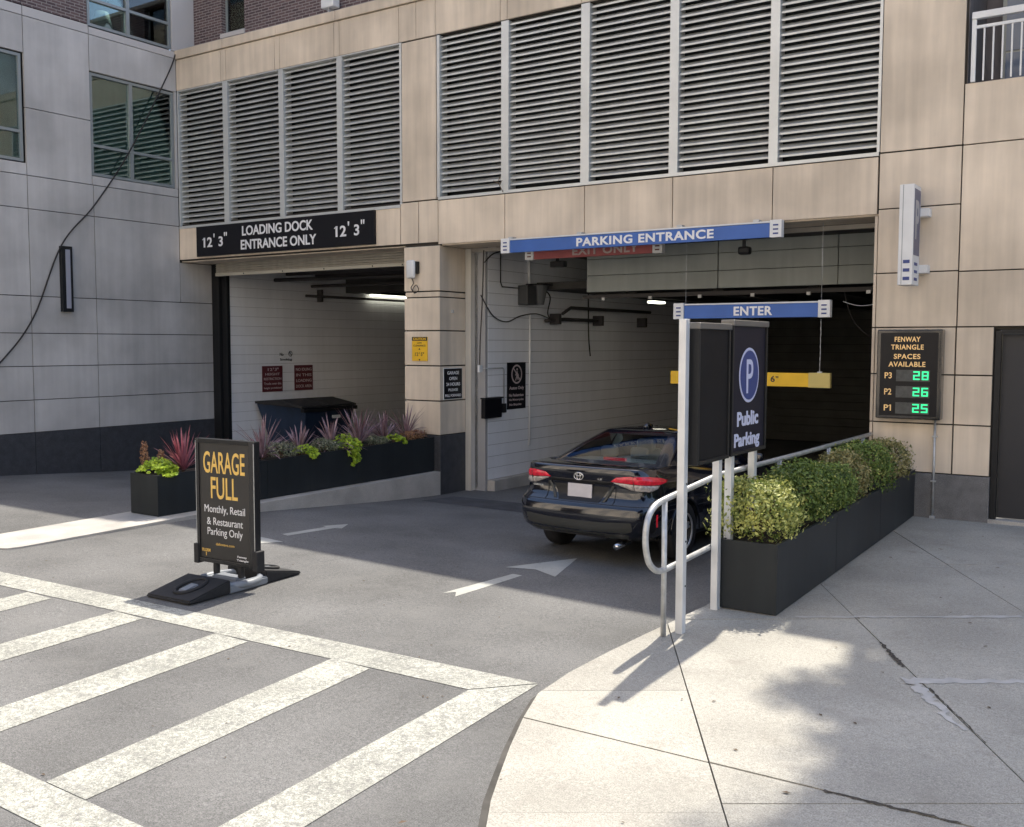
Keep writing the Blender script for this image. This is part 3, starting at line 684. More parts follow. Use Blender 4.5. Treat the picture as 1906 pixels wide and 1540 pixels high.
text('lettering', 'Autos Only', MATS['sign_pink'], S, (6.967, 1.73, 1.65), .47, .075, Yd, Z, .02, .001)
for i, t in enumerate(('No Pedestrians', 'No Motorcycles', 'No Bicycles')): text('lettering', t, MATS['sign_pink'], S, (6.967, 1.72-(.03 if i == 2 else 0), 1.53-.085*i), .46 if i < 2 else .38, .05, Yd, Z, .02, .001)
# things on the garage inner wall
S = thing('black_wall_box', 'square black box low on the painted inner wall', 'box', (6.95, .92, 1.17))
rbox('housing', sblack, (6.95, .66, 1.17), (7.03, 1.18, 1.50), .01, S); rbox('lid', dkmetal, (6.95, .64, 1.50), (7.05, 1.20, 1.525), .003, S)
S = thing('junction_box', 'grey electrical box hanging high on the painted inner wall', 'electrical box', (6.95, 2.06, 3.14))
rbox('housing', mat('ebox', (.06, .062, .065), .6), (6.95, 1.78, 3.13), (7.16, 2.08, 3.47), .01, S)
V, F = tube_geo([(7.12, 2.22, 3.14), (7.12, 2.22, 3.50)], [.09, .17], 14); mesh('hood', V, F, mat('ebox2', (.11, .115, .12), .5), S)
rbox('bracket', dkmetal, (6.95, 2.05, 3.48), (7.3, 2.4, 3.51), .004, S)
S = thing('conduit_run', 'pale vertical conduit pipe on the painted inner wall', 'conduit', (6.98, 2.15, .6))
tube('pipe', [(6.98, 2.13, .6), (6.98, 2.14, 2.98)], .018, white, S, 8); tube('pipe', [(6.98, 2.12, 3.5), (6.98, 2.08, 4.06)], .03, white, S, 8)
S = thing('pull_switch', 'small switch hanging from bent conduit beside the Autos Only sign', 'switch', (6.98, 1.33, 1.25))
tube('pipe', [(6.98, .62, 2.02), (6.98, 1.27, 2.02), (6.98, 1.31, 1.99), (6.98, 1.31, 1.40)], .010, galv, S, 6); rbox('switch', dkmetal, (6.955, 1.27, 1.24), (7.01, 1.35, 1.40), .008, S)
rbox('box', white, (6.955, .55, 1.96), (7.0, .64, 2.08), .005, S)
S = thing('black_cables', 'loose black cables looping across the painted inner wall', 'cable', (6.98, 1.2, 2.8))
tube('cable', bez([(6.99, .60, 3.25), (6.99, .95, 2.92), (7.0, 1.35, 2.82), (7.0, 1.8, 2.93), (7.02, 2.3, 2.98), (7.1, 2.7, 2.88)], 8), .010, cable, S, 6)
tube('cable', bez([(6.98, .70, 4.0), (6.98, .66, 3.2), (6.98, .60, 2.5), (6.98, .58, 2.06)], 6), .010, cable, S, 6)
tube('cable', bez([(6.98, .72, 3.8), (6.98, .95, 3.95), (6.98, 1.2, 4.02)], 6), .010, cable, S, 6)
tube('cable', [(6.98, 1.2, 4.02), (6.98, 1.2, 3.50), (6.98, 1.25, 3.42), (6.98, 1.8, 3.42)], .010, cable, S, 6)
tube('cable', bez([(7.1, 2.35, 3.45), (7.12, 2.6, 3.3), (7.1, 2.55, 3.0), (7.1, 2.7, 2.85)], 6), .012, cable, S, 6)
S = thing('pipe_brackets', 'dark pipes crossing the inner wall under the raised door', 'pipes', (7.1, 3.5, 2.9))
tube('pipe', [(7.06, 2.55, 2.86), (7.06, 3.2, 2.90), (7.06, 4.6, 2.90)], .035, pipe, S, 8); tube('pipe', [(7.15, 3.0, 3.0), (7.15, 3.3, 3.12), (7.2, 6.6, 3.12)], .03, pipe, S, 8)
for y in (2.9, 4.55, 6.5): rbox('clamp', pipe, (6.95, y-.05, 2.80), (7.16, y+.05, 3.0), .01, S)
tube('drop_cable', bez([(7.1, 4.05, 4.05), (7.1, 4.06, 3.2), (7.1, 4.08, 2.6), (7.1, 4.15, 2.2)], 6), .014, cable, S, 6)
S = thing('ceiling_camera', 'small dark camera hanging below the red bar near the inner wall', 'camera', (8.5, .9, 3.8))
rbox('body', dkmetal, (8.15, .9, 3.68), (8.42, 1.02, 3.78), .02, S); rbox('mount', dkmetal, (8.25, .93, 3.78), (8.29, .97, 4.08), .004, S)
S = thing('ceiling_camera', 'small dark camera under the right end of the blue PARKING ENTRANCE bar', 'camera', (11.5, .5, 3.8))
rbox('body', dkmetal, (11.53, .42, 3.69), (11.70, .56, 3.80), .03, S); rbox('mount', dkmetal, (11.58, .48, 3.79), (11.62, .52, 4.05), .004, S)
S = thing('garage_ceiling_light', 'lit strip light on the dark garage ceiling near the left end of the raised door', 'light', (8.2, 3.4, 3.2))
rbox('tube', lampm, (8.25, 4.3, 3.22), (8.40, 4.8, 3.26), .01, S); rbox('housing', dkmetal, (8.23, 4.28, 3.261), (8.42, 4.82, 3.40), .01, S)
tube('sagging_wire', bez([(12.9, .8, 3.02), (13.1, .8, 2.96), (13.3, .8, 2.97), (13.5, .8, 3.02)], 6), .006, galv, thing('sagging_wire', 'thin pale wire sagging right of the blue ENTER bar', 'wire', (13.2, .8, 2.96)), 5)
tube('cable', bez([(12.3, 3, 3.3), (12.5, 3, 2.75), (13.0, 3, 2.45), (13.55, 3, 2.55)], 8), .010, pipe, thing('drooping_cable', 'dark cable drooping inside the garage right of the kiosk', 'cable', (12.8, 3, 2.5)), 5)
# dock interior
def redsign(lbl, y0, y1, z0, z1, lines):
    S = thing('dock_notice', lbl, 'sign', (.35, (y0+y1)/2, z0))
    box('plate', smaroon, (.351, y0, z0), (.364, y1, z1), S); n = len(lines); h = (z1-z0)/(n+.5)
    for i, t in enumerate(lines):
        if t.startswith("12'"):
            c_ = (y0+y1)/2; zz = z1-h*(i+.75); text('lettering', '12', MATS['sign_pink'], S, (.365, c_-.07, zz), .13, h*.6, Yd, Z, .01, .001); text('lettering', '3', MATS['sign_pink'], S, (.365, c_+.09, zz), .06, h*.6, Yd, Z, .01, .001)
            ticks(c_+.025, zz+.02, .365, 1, .02, .035, MATS['sign_pink'], S, (0, 1, 0)); ticks(c_+.15, zz+.02, .365, 2, .018, .035, MATS['sign_pink'], S, (0, 1, 0)); continue
        text('lettering', t, MATS['sign_pink'], S, (.365, (y0+y1)/2, z1-h*(i+.75)), (y1-y0)*min(.86, .12*len(t)), h*.52, Yd, Z, .01, .001)
redsign('maroon 12 foot 3 height restriction notice, left of the dock pair', 1.79, 2.37, 1.39, 1.95, ["12' 3\"", 'HEIGHT', 'RESTRICTION', 'Trucks over this', 'height prohibited'])
redsign('maroon no idling in the loading dock notice, right of the dock pair', 2.73, 3.29, 1.39, 1.955, ['NO IDLING', 'IN THIS', 'LOADING', 'DOCK AREA'])
S = thing('no_smoking_lettering', 'small black No Smoking lettering above the maroon dock notices', 'sign', (.35, 2.5, 2.05))
text('lettering', 'No', blet, S, (.353, 2.36, 2.20), .11, .07, Yd, Z, .02, .001); text('lettering', 'Smoking', blet, S, (.353, 2.49, 2.08), .36, .07, Yd, Z, .02, .001)
disc('symbol', blet, (.353, 2.62, 2.21), .06, .06, Yd, Z, .002, S, 20, .014)
a = Vector((.356, 2.58, 2.25)); mesh('symbol_slash', [a, a+Vector((0, .014, .008)), a+Vector((0, .09, -.07)), a+Vector((0, .076, -.08))], [(0, 1, 2, 3)], blet, S)
S = thing('dock_pipes', 'dark pipes and rails under the loading dock ceiling', 'pipes', (2, 3, 3.8))
tube('pipe', [(.45, 2.1, 3.80), (5.8, 3.2, 3.84)], .04, pipe, S, 8); tube('pipe', [(.45, 3.2, 3.72), (5.8, 3.8, 3.74)], .035, pipe, S, 8)
tube('pipe', [(.47, 3.0, 3.50), (.47, 9.5, 3.52)], .03, pipe, S, 8); rbox('clamp', pipe, (.36, 3.45, 3.38), (.50, 3.52, 3.66), .01, S)
for y in (1.7, 2.5, 3.4): rbox('beam', pipe, (.36, y, 3.92), (5.8, y+.10, 4.06), .005, S)
rbox('beam', ceilm, (.36, 4.4, 3.62), (5.8, 4.7, 4.06), .005, S)
S = thing('dock_wall_light', 'lit strip light on the loading dock wall beside the pier', 'light', (.5, 6, 3.6))
rbox('tube', lampm, (.44, 5.15, 3.585), (.50, 7.2, 3.625), .01, S); rbox('housing', dkmetal, (.36, 5.1, 3.63), (.54, 7.25, 3.69), .01, S)
# dumpster
S = thing('dumpster', 'dark blue dumpster with black lids behind the planter in the dock', 'dumpster', (1.35, 2.5, -.1))
V = [(.75, 1.75, .1), (1.6, 1.75, .1), (1.6, 2.95, .1), (.75, 2.95, .1), (.50, 1.5, 1.16), (1.85, 1.6, 1.10), (1.85, 3.05, 1.10), (.50, 3.0, 1.16)]
mesh('bin', V, [(3, 2, 1, 0), (0, 1, 5, 4), (1, 2, 6, 5), (2, 3, 7, 6), (3, 0, 4, 7)], dumpb, S)
for (y0, y1) in ((1.45, 2.24), (2.27, 3.05)):
    V = [(.50, y0, 1.17), (1.9, y0, 1.11), (1.9, y1, 1.11), (.50, y1, 1.17), (.50, y0, 1.22), (1.2, y0, 1.27), (1.9, y0, 1.15), (.50, y1, 1.22), (1.2, y1, 1.27), (1.9, y1, 1.15)]
    bm = bmesh.new(); vs = [bm.verts.new(v) for v in V]
    for f in ((4, 5, 8, 7), (5, 6, 9, 8), (0, 4, 7, 3), (1, 2, 9, 6), (0, 1, 6, 5, 4), (3, 7, 8, 9, 2), (0, 3, 2, 1)): bm.faces.new([vs[i] for i in f])
    bmobj('lid', bm, rubber, S)
rbox('rim', dkmetal, (1.80, 1.5, 1.02), (1.9, 3.1, 1.10), .01, S); rbox('handle', white, (1.81, 2.4, .85), (1.822, 2.65, .92), .004, S)
for y in (1.8, 2.8): rbox('wheel', rubber, (1.4, y-.04, -.14), (1.58, y+.04, .1), .03, S)
# wall sconce on the wing, cable down the wing
S = thing('wall_sconce', 'tall narrow black-framed sconce on the grey side wing', 'wall lamp', (0, -2.5, 3))
rbox('frame', dkmetal, (.001, -2.60, 3.0), (.085, -2.39, 4.17), .006, S); box('diffuser', difm, (.085, -2.53, 3.06), (.09, -2.44, 4.11), S)
S = tag(tube('drooping_wall_cable', bez([(.03, -.03, 8.12), (.05, -.25, 7.65), (.04, -1.11, 6.09), (.04, -1.876, 4.99), (.05, -2.571, 4.19), (.05, -3.137, 2.895), (.05, -3.738, 2.13), (.05, -4.6, 1.4), (.05, -6.0, .95)], 8), .014, cable, None, 6), 'brown cable drooping down across the grey side wing', 'cable')
mesh('dry_weed', *tube_geo([(7.86, -.02, 4.80), (7.80, -.07, 4.95), (7.84, -.08, 5.02)], .006, 5), twig)
o = bpy.context.scene.objects['dry_weed']; tag(o, 'dry twig stuck on the louvre sill above the wide lintel', 'weed')
tube('twig', [(7.80, -.07, 4.93), (7.72, -.08, 4.98)], .005, twig, o, 5); tube('twig', [(7.82, -.06, 4.9), (7.9, -.1, 4.97)], .005, twig, o, 5)

# space counter board
S = thing('space_counter_board', 'black illuminated spaces available board with green numbers on the right pilaster', 'sign', (14, 0, 1.5))
rbox('cabinet', mat('gloss_black', (.012, .012, .014), .15, coat=.5), (13.60, -.16, 1.52), (14.36, .0, 2.62), .012, S)
box('face', sblack, (13.645, -.166, 1.56), (14.315, -.16, 2.58), S)
for i, (t, w_) in enumerate((('FENWAY', .30), ('TRIANGLE', .38), ('SPACES', .31), ('AVAILABLE', .43))):
    text('lettering', t, amber, S, (13.96, -.167, (2.50, 2.405, 2.29, 2.195)[i]), w_, .062, X, Z, .02, .001, 1.1)
segs = {'2': 'abged', '8': 'abcdefg', '6': 'acdefg', '5': 'acdfg'}
def digit(ch, x, z, par, w_=.06, h=.105, t=.016, y=-.176):
    P = {'a': ((x, z+h-t), (x+w_, z+h)), 'g': ((x, z+h/2-t/2), (x+w_, z+h/2+t/2)), 'd': ((x, z), (x+w_, z+t)), 'f': ((x, z+h/2), (x+t, z+h)), 'b': ((x+w_-t, z+h/2), (x+w_, z+h)), 'e': ((x, z), (x+t, z+h/2)), 'c': ((x+w_-t, z), (x+w_, z+h/2))}
    bm = bmesh.new()
    for i, s in enumerate(segs[ch]):
        (a, b), (c, d) = P[s]; bmbox(bm, (a, y-.001*i*.1, b), (c, y+.004, d))
    bmobj('digit', bm, led, par)
dispm = mat('display_grey', (.06, .065, .065), .4, var=.2, scale=20)
for i, (p, n) in enumerate((('P3', '28'), ('P2', '26'), ('P1', '25'))):
    z = 2.0-.20*i; text('lettering', p, amber, S, (13.745, -.167, z+.055), .085, .075, X, Z, .01, .001)
    if p == 'P1': flag(13.772, z+.092, -.167, .016, .014, amber, S)
    d = box('display', dispm, (13.84, -.172, z-.015), (14.23, -.166, z+.125), S)
    digit(n[0], 14.04, z+.005, d, .075); digit(n[1], 14.14, z+.005, d, .075)
S = thing('conduit_pipe', 'thin grey conduit running down from the counter board to the sidewalk', 'conduit', (14.28, 0, .3))
tube('pipe', [(14.28, -.03, 1.53), (14.28, -.03, .32)], .014, galv, S, 8)
for z in (1.3, .75): rbox('clip', galv, (14.25, -.045, z), (14.31, -.0, z+.02), .002, S)
rbox('foot', galv, (14.25, -.06, .295), (14.31, 0, .33), .004, S)
# projecting blade sign
S = thing('blade_parking_sign', 'white and blue blade sign with a P projecting from the right pilaster', 'sign', (14, -.3, 3.15))
rbox('cabinet', white, (13.895, -.50, 3.145), (14.06, -.13, 4.33), .006, S)
for x in (13.935,): box('edge_line', basegrey, (x, -.503, 3.15), (x+.006, -.50, 4.325), S)
for k in range(3): box('stripe', snavy, (13.955, -.504, 3.20+.10*k), (14.03, -.50, 3.24+.10*k), S)
box('side_face', mat('blade_slate', (.10, .11, .19), .4), (14.06, -.47, 3.50), (14.063, -.16, 4.28), S)
text('lettering', 'P', mat('blade_letter', (.42, .42, .44), .5), S, (14.064, -.315, 3.92), .20, .46, Yd, Z, .03, .002)
for k in range(3): box('stripe', snavy, (14.06, -.40, 3.20+.09*k), (14.063, -.24, 3.235+.09*k), S)
for z in (3.30, 3.98): rbox('bracket', white, (13.95, -.14, z), (14.16, .0, z+.10), .006, S)
# balcony railing
S = thing('balcony_railing', 'white metal balcony railing at the top right corner', 'railing', (15, 0, 5.53))
rbox('top_rail', white, (14.55, -.045, 6.25), (17.2, .02, 6.33), .006, S); box('mid_rail', white, (14.60, -.03, 6.14), (17.2, .0, 6.175), S)
rbox('post', white, (14.55, -.03, 5.53), (14.60, .01, 6.25), .004, S)
for i in range(25): box('baluster', white, (14.685+.0985*i-.009, -.024, 5.535), (14.685+.0985*i+.009, -.006, 6.14), S)

# ------------------------------------------------------------------ handrail
S = thing('handrail', 'galvanised pipe handrail with a rounded end along the ramp edge', 'railing', (13.5, -3, .2))
loop = [(13.5, -5.0, .73), (13.5, -6.04, .70), (13.5, -6.2, .715), (13.5, -6.34, .80), (13.5, -6.40, .93), (13.5, -6.40, 1.06), (13.5, -6.35, 1.16), (13.5, -6.24, 1.225), (13.5, -6.05, 1.25), (13.5, -5.04, 1.32)]
pts = [Vector(loop[0])]+bez(loop[1:9], 5)+[Vector(loop[9]), Vector((13.52, -2.96, 1.31)), Vector((13.52, 0.0, 1.30))]
tube('rail', pts, .024, galv, S, 12)
for y in (-6.08, -3.5, -1.85, -.4):
    zt = 1.25 if y < -6 else 1.31
    tube('post', [(13.5+(.02 if y > -5 else 0), y, swz(y)-.02), (13.5+(.02 if y > -5 else 0), y, zt-.01)], .022, galv, S, 10)
tube('rail', [(13.5, -5.0, .73), (13.52, -2.9, .76), (13.52, 0, .78)], .022, galv, S, 10)

# ------------------------------------------------------------------ kiosk sign on posts
S = thing('parking_kiosk_sign', 'tall black two-panel Public Parking sign on white posts by the ramp', 'sign', (13.6, -5.2, .2))
def kpost(x, y, zt, w_=.03): rbox('post', postm, (x-w_, y-.035, swz(y)-.01), (x+w_, y+.035, zt), .004, S)
kpost(13.575, -5.93, 2.625); kpost(13.555, -5.18, 1.49); kpost(13.60, -5.02, 1.49); kpost(13.58, -4.42, 1.49)
for (y0, y1, zb, zt, bl) in ((-5.86, -5.21, 1.495, 2.60, 1), (-5.16, -4.33, 1.50, 2.635, 2)):
    c = rbox('panel', sgrey if bl == 1 else mat('kiosk_face', (.014, .014, .026), .5, spec=.15), (13.63, y0+.03, zb+.03), (13.655, y1-.03, zt-.05), .002, S)
    rbox('panel_back', sblack, (13.57, y0+.03, zb+.03), (13.59, y1-.03, zt-.05), .002, S)
    rbox('frame', dkmetal, (13.56, y0, zb), (13.67, y0+.03, zt), .004, S); rbox('frame', dkmetal, (13.56, y1-.03, zb), (13.67, y1, zt), .004, S)
    rbox('frame', dkmetal, (13.56, y0+.03, zb), (13.67, y1-.03, zb+.03), .004, S); rbox('frame', mat('pewter', (.16, .155, .15), .4, metal=.4), (13.56, y0-.005, zt-.05), (13.68, y1+.005, zt), .006, S)
cy = -4.75
disc('symbol_ring', llet, (13.657, cy, 2.17), .235, .235, Yd, Z, .002, S, 40); disc('symbol_field', snavy, (13.6595, cy, 2.17), .212, .212, Yd, Z, .002, S, 40)
text('symbol_letter', 'P', llet, S, (13.662, cy+.005, 2.16), .155, .29, Yd, Z, .005, .002)
text('lettering', 'Public', llet, S, (13.657, cy-.01, 1.80), .50, .125, Yd, Z, .03, .002)
text('lettering', 'Parking', llet, S, (13.657, cy-.02, 1.605), .60, .15, Yd, Z, .03, .002)
for z in (.55, 1.35, .9): box('bolt', dkmetal, (13.604, -5.925, z), (13.609, -5.912, z+.013), S)

# ------------------------------------------------------------------ planters
def shell(name, corners, z0, z1, mt, par, t=.025, lip=.0):
    """open-topped box with 4 plan corners (ccw)"""
    cx = sum(c[0] for c in corners)/4; cy = sum(c[1] for c in corners)/4
    inn = [(c[0]+(t if c[0] < cx else -t), c[1]+(t if c[1] < cy else -t)) for c in corners]
    V = [(x, y, f(x, y)) for f, cc in ((z0, corners), (z1, corners), (z1, inn), (lambda x, y: z1(x, y)-.08, inn)) for x, y in cc]
    F = []
    for k in range(3):
        for i in range(4): j = (i+1) % 4; F.append((k*4+i, k*4+j, k*4+4+j, k*4+4+i))
    F.append((3, 2, 1, 0))
    bm = bmesh.new(); vs = [bm.verts.new(v) for v in V]; [bm.faces.new([vs[i] for i in f]) for f in F]
    o = bmobj(name, bm, mt, par); return o, inn
PR = thing('right_planter', 'long dark grey metal planter on the sidewalk beside the ramp', 'planter', (13.8, -2.6, .2))
for (a, b) in ((-5.13, -3.42), (-3.415, -1.72), (-1.715, -.02)):
    cc = [(13.575, a), (14.065, a), (14.065, b), (13.575, b)]
    o, inn = shell('planter_box', cc, lambda x, y: swz(y)+.012, lambda x, y: .795+.018*(y+5.13), planterm, PR)
prism('soil', [(13.60, -5.10), (14.04, -5.10), (14.04, -.05), (13.60, -.05)], lambda x, y: .745+.018*(y+5.13), lambda x, y: .5, soil, PR)
PLl = thing('left_planter', 'long black metal planter of flowers between the two driveways', 'planter', (5.9, -2.6, .3))
def plx(y): return .335*max(0, (y+5.19)/5.19)
L0 = lambda a: (5.60+.25*(a+5.19)/5.19, 6.15+plx(a))
for (a, b) in ((-5.19, -3.48), (-3.475, -1.76), (-1.755, -.03)):
    cc = [(L0(a)[0], a), (L0(a)[1], a), (L0(b)[1], b), (L0(b)[0], b)]
    shell('planter_box', cc, lambda x, y: .32+.0115*y, lambda x, y: .778+.0215*(y+5.19), planterm, PLl)
prism('soil', [(5.63, -5.16), (6.12, -5.16), (6.45, -.06), (5.88, -.06)], lambda x, y: .73+.0215*(y+5.19), lambda x, y: .5, soil, PLl)

def leafcloud(n, R, H, size, seed, flat=.0, clumps=14, shape=0, fill=.55):
    rnd = random.Random(seed); V = []; F = []
    cl = [(Vector((rnd.gauss(0, 1), rnd.gauss(0, 1), rnd.gauss(0, 1))).normalized(), rnd.uniform(-.14, .22)) for _ in range(clumps)]
    for i in range(n):
        d = Vector((rnd.gauss(0, 1), rnd.gauss(0, 1), rnd.gauss(0, 1))).normalized()
        if d.z < -.75: d.z = abs(d.z)
        r = rnd.uniform(fill, 1)**.5 if rnd.random() > .12 else rnd.uniform(1.0, 1.16)
        bump = 1+sum(a*max(0, d.dot(c)-.8)*5 for c, a in cl)-.08
        # boxy superellipsoid
        s = (abs(d.x)**3+abs(d.y)**3+abs(d.z)**3)**(-1/3) if shape else 1
        p = Vector((d.x*R*s, d.y*R*s, d.z*H/2*s))*r*bump+Vector((0, 0, H/2))
        nrm = (d+Vector((rnd.gauss(0, .6), rnd.gauss(0, .6), rnd.gauss(0, .6)))).normalized()
        t = nrm.orthogonal().normalized(); t.rotate(Matrix.Rotation(rnd.uniform(0, 6.28), 3, nrm)); b = nrm.cross(t)
        L_ = size*rnd.uniform(.7, 1.3); w_ = L_*.55; k = len(V)
        V += [p-t*L_*.5, p+b*w_*.5+nrm*L_*.08, p+t*L_*.5, p-b*w_*.5+nrm*L_*.08]; F.append((k, k+1, k+2, k+3))
    return V, F
def stems(n, R, H, seed):
    rnd = random.Random(seed); parts = []
    for i in range(n):
        a = rnd.uniform(0, 6.28); q = rnd.uniform(.3, .8)*R
        parts.append(tube_geo([(0, 0, -.04), (cos(a)*q*.4, sin(a)*q*.4, H*.35), (cos(a)*q, sin(a)*q, H*.75)], [.010, .007, .003], 4))
    return parts
sh_labels = ['yellow-green sunlit shrub at the near end of the right planter', 'dark green shrub right behind the yellow shrub in the right planter', 'mid green shrub third along the right planter',
             'browning shrub fourth along the right planter', 'dense green shrub fifth along the right planter', 'green and tan shrub at the wall end of the right planter']
for i, (y, R, H, mt) in enumerate(((-4.72, .37, .50, boxyel), (-3.92, .345, .53, boxleaf), (-3.12, .31, .47, boxleaf), (-2.44, .29, .50, boxbrown), (-1.68, .34, .54, boxleaf), (-.74, .35, .50, boxbrown))):
    zb = .75+.018*(y+5.13)
    t = thing('boxwood_shrub', sh_labels[i], 'shrub', (13.82, y, zb), 'shrubs in the right planter')
    M = Matrix.Translation((13.82-.05*(i == 0), y, zb))
    V, F = leafcloud(5200 if i < 3 else 3800, R, H, .036, 20+i, shape=1, clumps=22)
    c = mesh('crown', V, F, mt, t, M=M); c.scale = (1, 1.05, 1)
    if i in (1, 2, 4):
        V, F = leafcloud(900, R*1.02, H, .03, 40+i, shape=1, fill=.8)
        mesh('pale_growth', V, F, boxyel, t, M=M)
    joinmesh('stem', stems(14, R, H, i), twig, t, M=M)

def blades(n, L_, seed, wid=.028, droop=.35, zmin=.35):
    rnd = random.Random(seed); V = []; F = []
    for i in range(n):
        a = rnd.uniform(0, 6.28); el = rnd.uniform(zmin, 1.5); ln = L_*rnd.uniform(.65, 1.1); w = wid*rnd.uniform(.7, 1.2)
        h = Vector((cos(a), sin(a), 0)); sd = Vector((-sin(a), cos(a), 0)); p = h*.015; k0 = len(V); e = el; N_ = 6
        for k in range(N_+1):
            t = k/N_; ww = w*(.55+1.2*t)*(1-t)**.6 if t < 1 else .0006
            up = Vector((-cos(a)*sin(e), -sin(a)*sin(e), cos(e)))
            V += [p-sd*ww*.5+up*ww*.15, p.copy(), p+sd*ww*.5+up*ww*.15]
            p = p+(h*cos(e)+Vector((0, 0, sin(e))))*ln/N_; e -= droop*rnd.uniform(.4, 1)*cos(el)/N_*2.2
        for k in range(N_):
            b = k0+k*3; F += [(b, b+1, b+4, b+3), (b+1, b+2, b+5, b+4)]
    return V, F
def lxz(y): return (L0(y)[0]+L0(y)[1])/2, .74+.0215*(y+5.19)
cl = [(-4.62, .48, pinkl, 'pink-red spiky cordyline at the near end of the left planter'), (-3.95, .42, purplel, 'purple spiky cordyline just behind the pink one, partly hidden by the garage full sign'),
      (-3.25, .50, purplel, 'broad purple cordyline right of the garage full sign top'), (-2.60, .48, purplel, 'purple cordyline in front of the blue side of the dumpster'),
      (-1.98, .48, purplel, 'purple cordyline in front of the black side of the dumpster'), (-1.38, .54, purplel, 'tallest purple cordyline behind the big lime trailing vine'),
      (-.80, .50, purplel, 'purple cordyline second from the pier'), (-.30, .50, purplel, 'purple cordyline nearest the pier')]
for i, (y, L_, mt, lb) in enumerate(cl):
    x, z = lxz(y); x += random.uniform(-.08, .02)
    t = thing('cordyline', lb, 'plant', (x, y, z), 'spiky cordylines in the left planter')
    V, F = blades((58, 34, 66, 40, 52, 64, 38, 56)[i], L_*(1.15, .9, 1.2, .98, 1.12, 1.22, 1.05, 1.18)[i], 60+i, .034, (.3, .6, .55, .25, .7, .35, .5, .65)[i], (.5, .3, .35, .7, .2, .45, .6, .3)[i]); mesh('blades', V, F, mt, t, M=Matrix.Translation((x, y, z+.02)))
    tube('stem', [(x, y, z-.02), (x, y, z+.10)], .02, twig, t, 6)
def heartleaves(n, R, H, size, seed, trail=0):
    rnd = random.Random(seed); V = []; F = []
    for i in range(n):
        a = rnd.uniform(0, 6.28); q = R*rnd.random()**.5
        p = Vector((cos(a)*q, sin(a)*q*1.3, H*(1-(q/R)**2)*rnd.uniform(.5, 1)+.02))
        if trail and rnd.random() < .5:
            p = Vector((R*rnd.uniform(.6, 1.05), rnd.uniform(-.6, .6)*R, rnd.uniform(-trail, H*.5)))
            if p.z < 0: p.x = trailx+rnd.uniform(.0, .06)*(1-abs(p.z)/trail*.5); p.y *= (1-.75*abs(p.z)/trail); p.y += .05*sin(p.z*30+seed)
        nrm = Vector((rnd.gauss(.25, .5), rnd.gauss(-.3, .5), 1)).normalized() if p.z > 0 else Vector((1, rnd.gauss(0, .4), rnd.uniform(.1, .8))).normalized()
        t = nrm.orthogonal().normalized(); t.rotate(Matrix.Rotation(rnd.uniform(0, 6.28), 3, nrm)); b = nrm.cross(t); s = size*rnd.uniform(.6, 1.2); k = len(V)
        V += [p-t*s*.35, p-t*s*.5+b*s*.35, p+b*s*.42, p+t*s*.65, p-b*s*.42, p-t*s*.5-b*s*.35, p-nrm*s*.08]
        F += [(k+6, k, k+1, k+2), (k+6, k+2, k+3), (k+6, k+3, k+4), (k+6, k+4, k+5, k)]
    return V, F
for i, (y, dx, n, R, H, tr, lb) in enumerate(((-4.98, .0, 420, .22, .18, .02, 'lime green vine mound at the near left planter corner'), (-2.62, .10, 170, .17, .10, .06, 'small lime green vine beside the garage full sign'),
                                 (-1.85, .12, 330, .24, .20, .26, 'large lime green vine trailing over the planter edge'), (-.78, .12, 120, .17, .10, .03, 'small lime green vine near the pier'))):
    x, z = lxz(y); x += dx; trailx = L0(y)[1]-x+.01
    t = thing('sweet_potato_vine', lb, 'plant', (x, y, z), 'lime green vines in the left planter')
    V, F = heartleaves(int(n*1.6), R, H, .045, 80+i, tr); mesh('leaves', V, F, limel, t, M=Matrix.Translation((x, y, z+.04)))
    joinmesh('stem', stems(6, R, H, i), twig, t, M=Matrix.Translation((x, y, z+.02)))
vl = ['variegated low plant right of the garage full sign', 'variegated low plant between the small and large lime vines', 'variegated low plant left of the large lime vine', 'grey-green low plant right of the large lime vine', 'brown and green low plant against the pier']
for i, (y, dx, R, H, mt) in enumerate(((-3.05, .10, .24, .24, varil), (-2.25, .08, .20, .22, varil), (-2.05, .14, .14, .16, varil), (-1.15, .10, .20, .16, varil), (-.32, .12, .24, .17, coleus))):
    x, z = lxz(y); x += dx
    t = thing('bedding_plant', vl[i], 'plant', (x, y, z), 'low bedding plants in the left planter')
    V, F = leafcloud(900, R, H, .030, 100+i); mesh('leaves', V, F, mt, t, M=Matrix.Translation((x, y, z)))
    joinmesh('stem', stems(6, R, H, i), twig, t, M=Matrix.Translation((x, y, z)))
for i, (dx, y, lb) in enumerate(((-.22, -5.02, 'rust brown coleus spike at the outer corner of the left planter'), (-.12, -4.85, 'rust brown coleus spike beside the pink cordyline'))):
    x, z = lxz(y); x += dx
    t = thing('coleus', lb, 'plant', (x, y, z), 'coleus spikes in the left planter')
    V, F = leafcloud(220, .06, .38-.1*i, .035, 120+i); mesh('leaves', V, F, coleus, t, M=Matrix.Translation((x, y, z+.03))); tube('stem', [(x, y, z-.02), (x, y, z+.3)], .006, twig, t, 5)
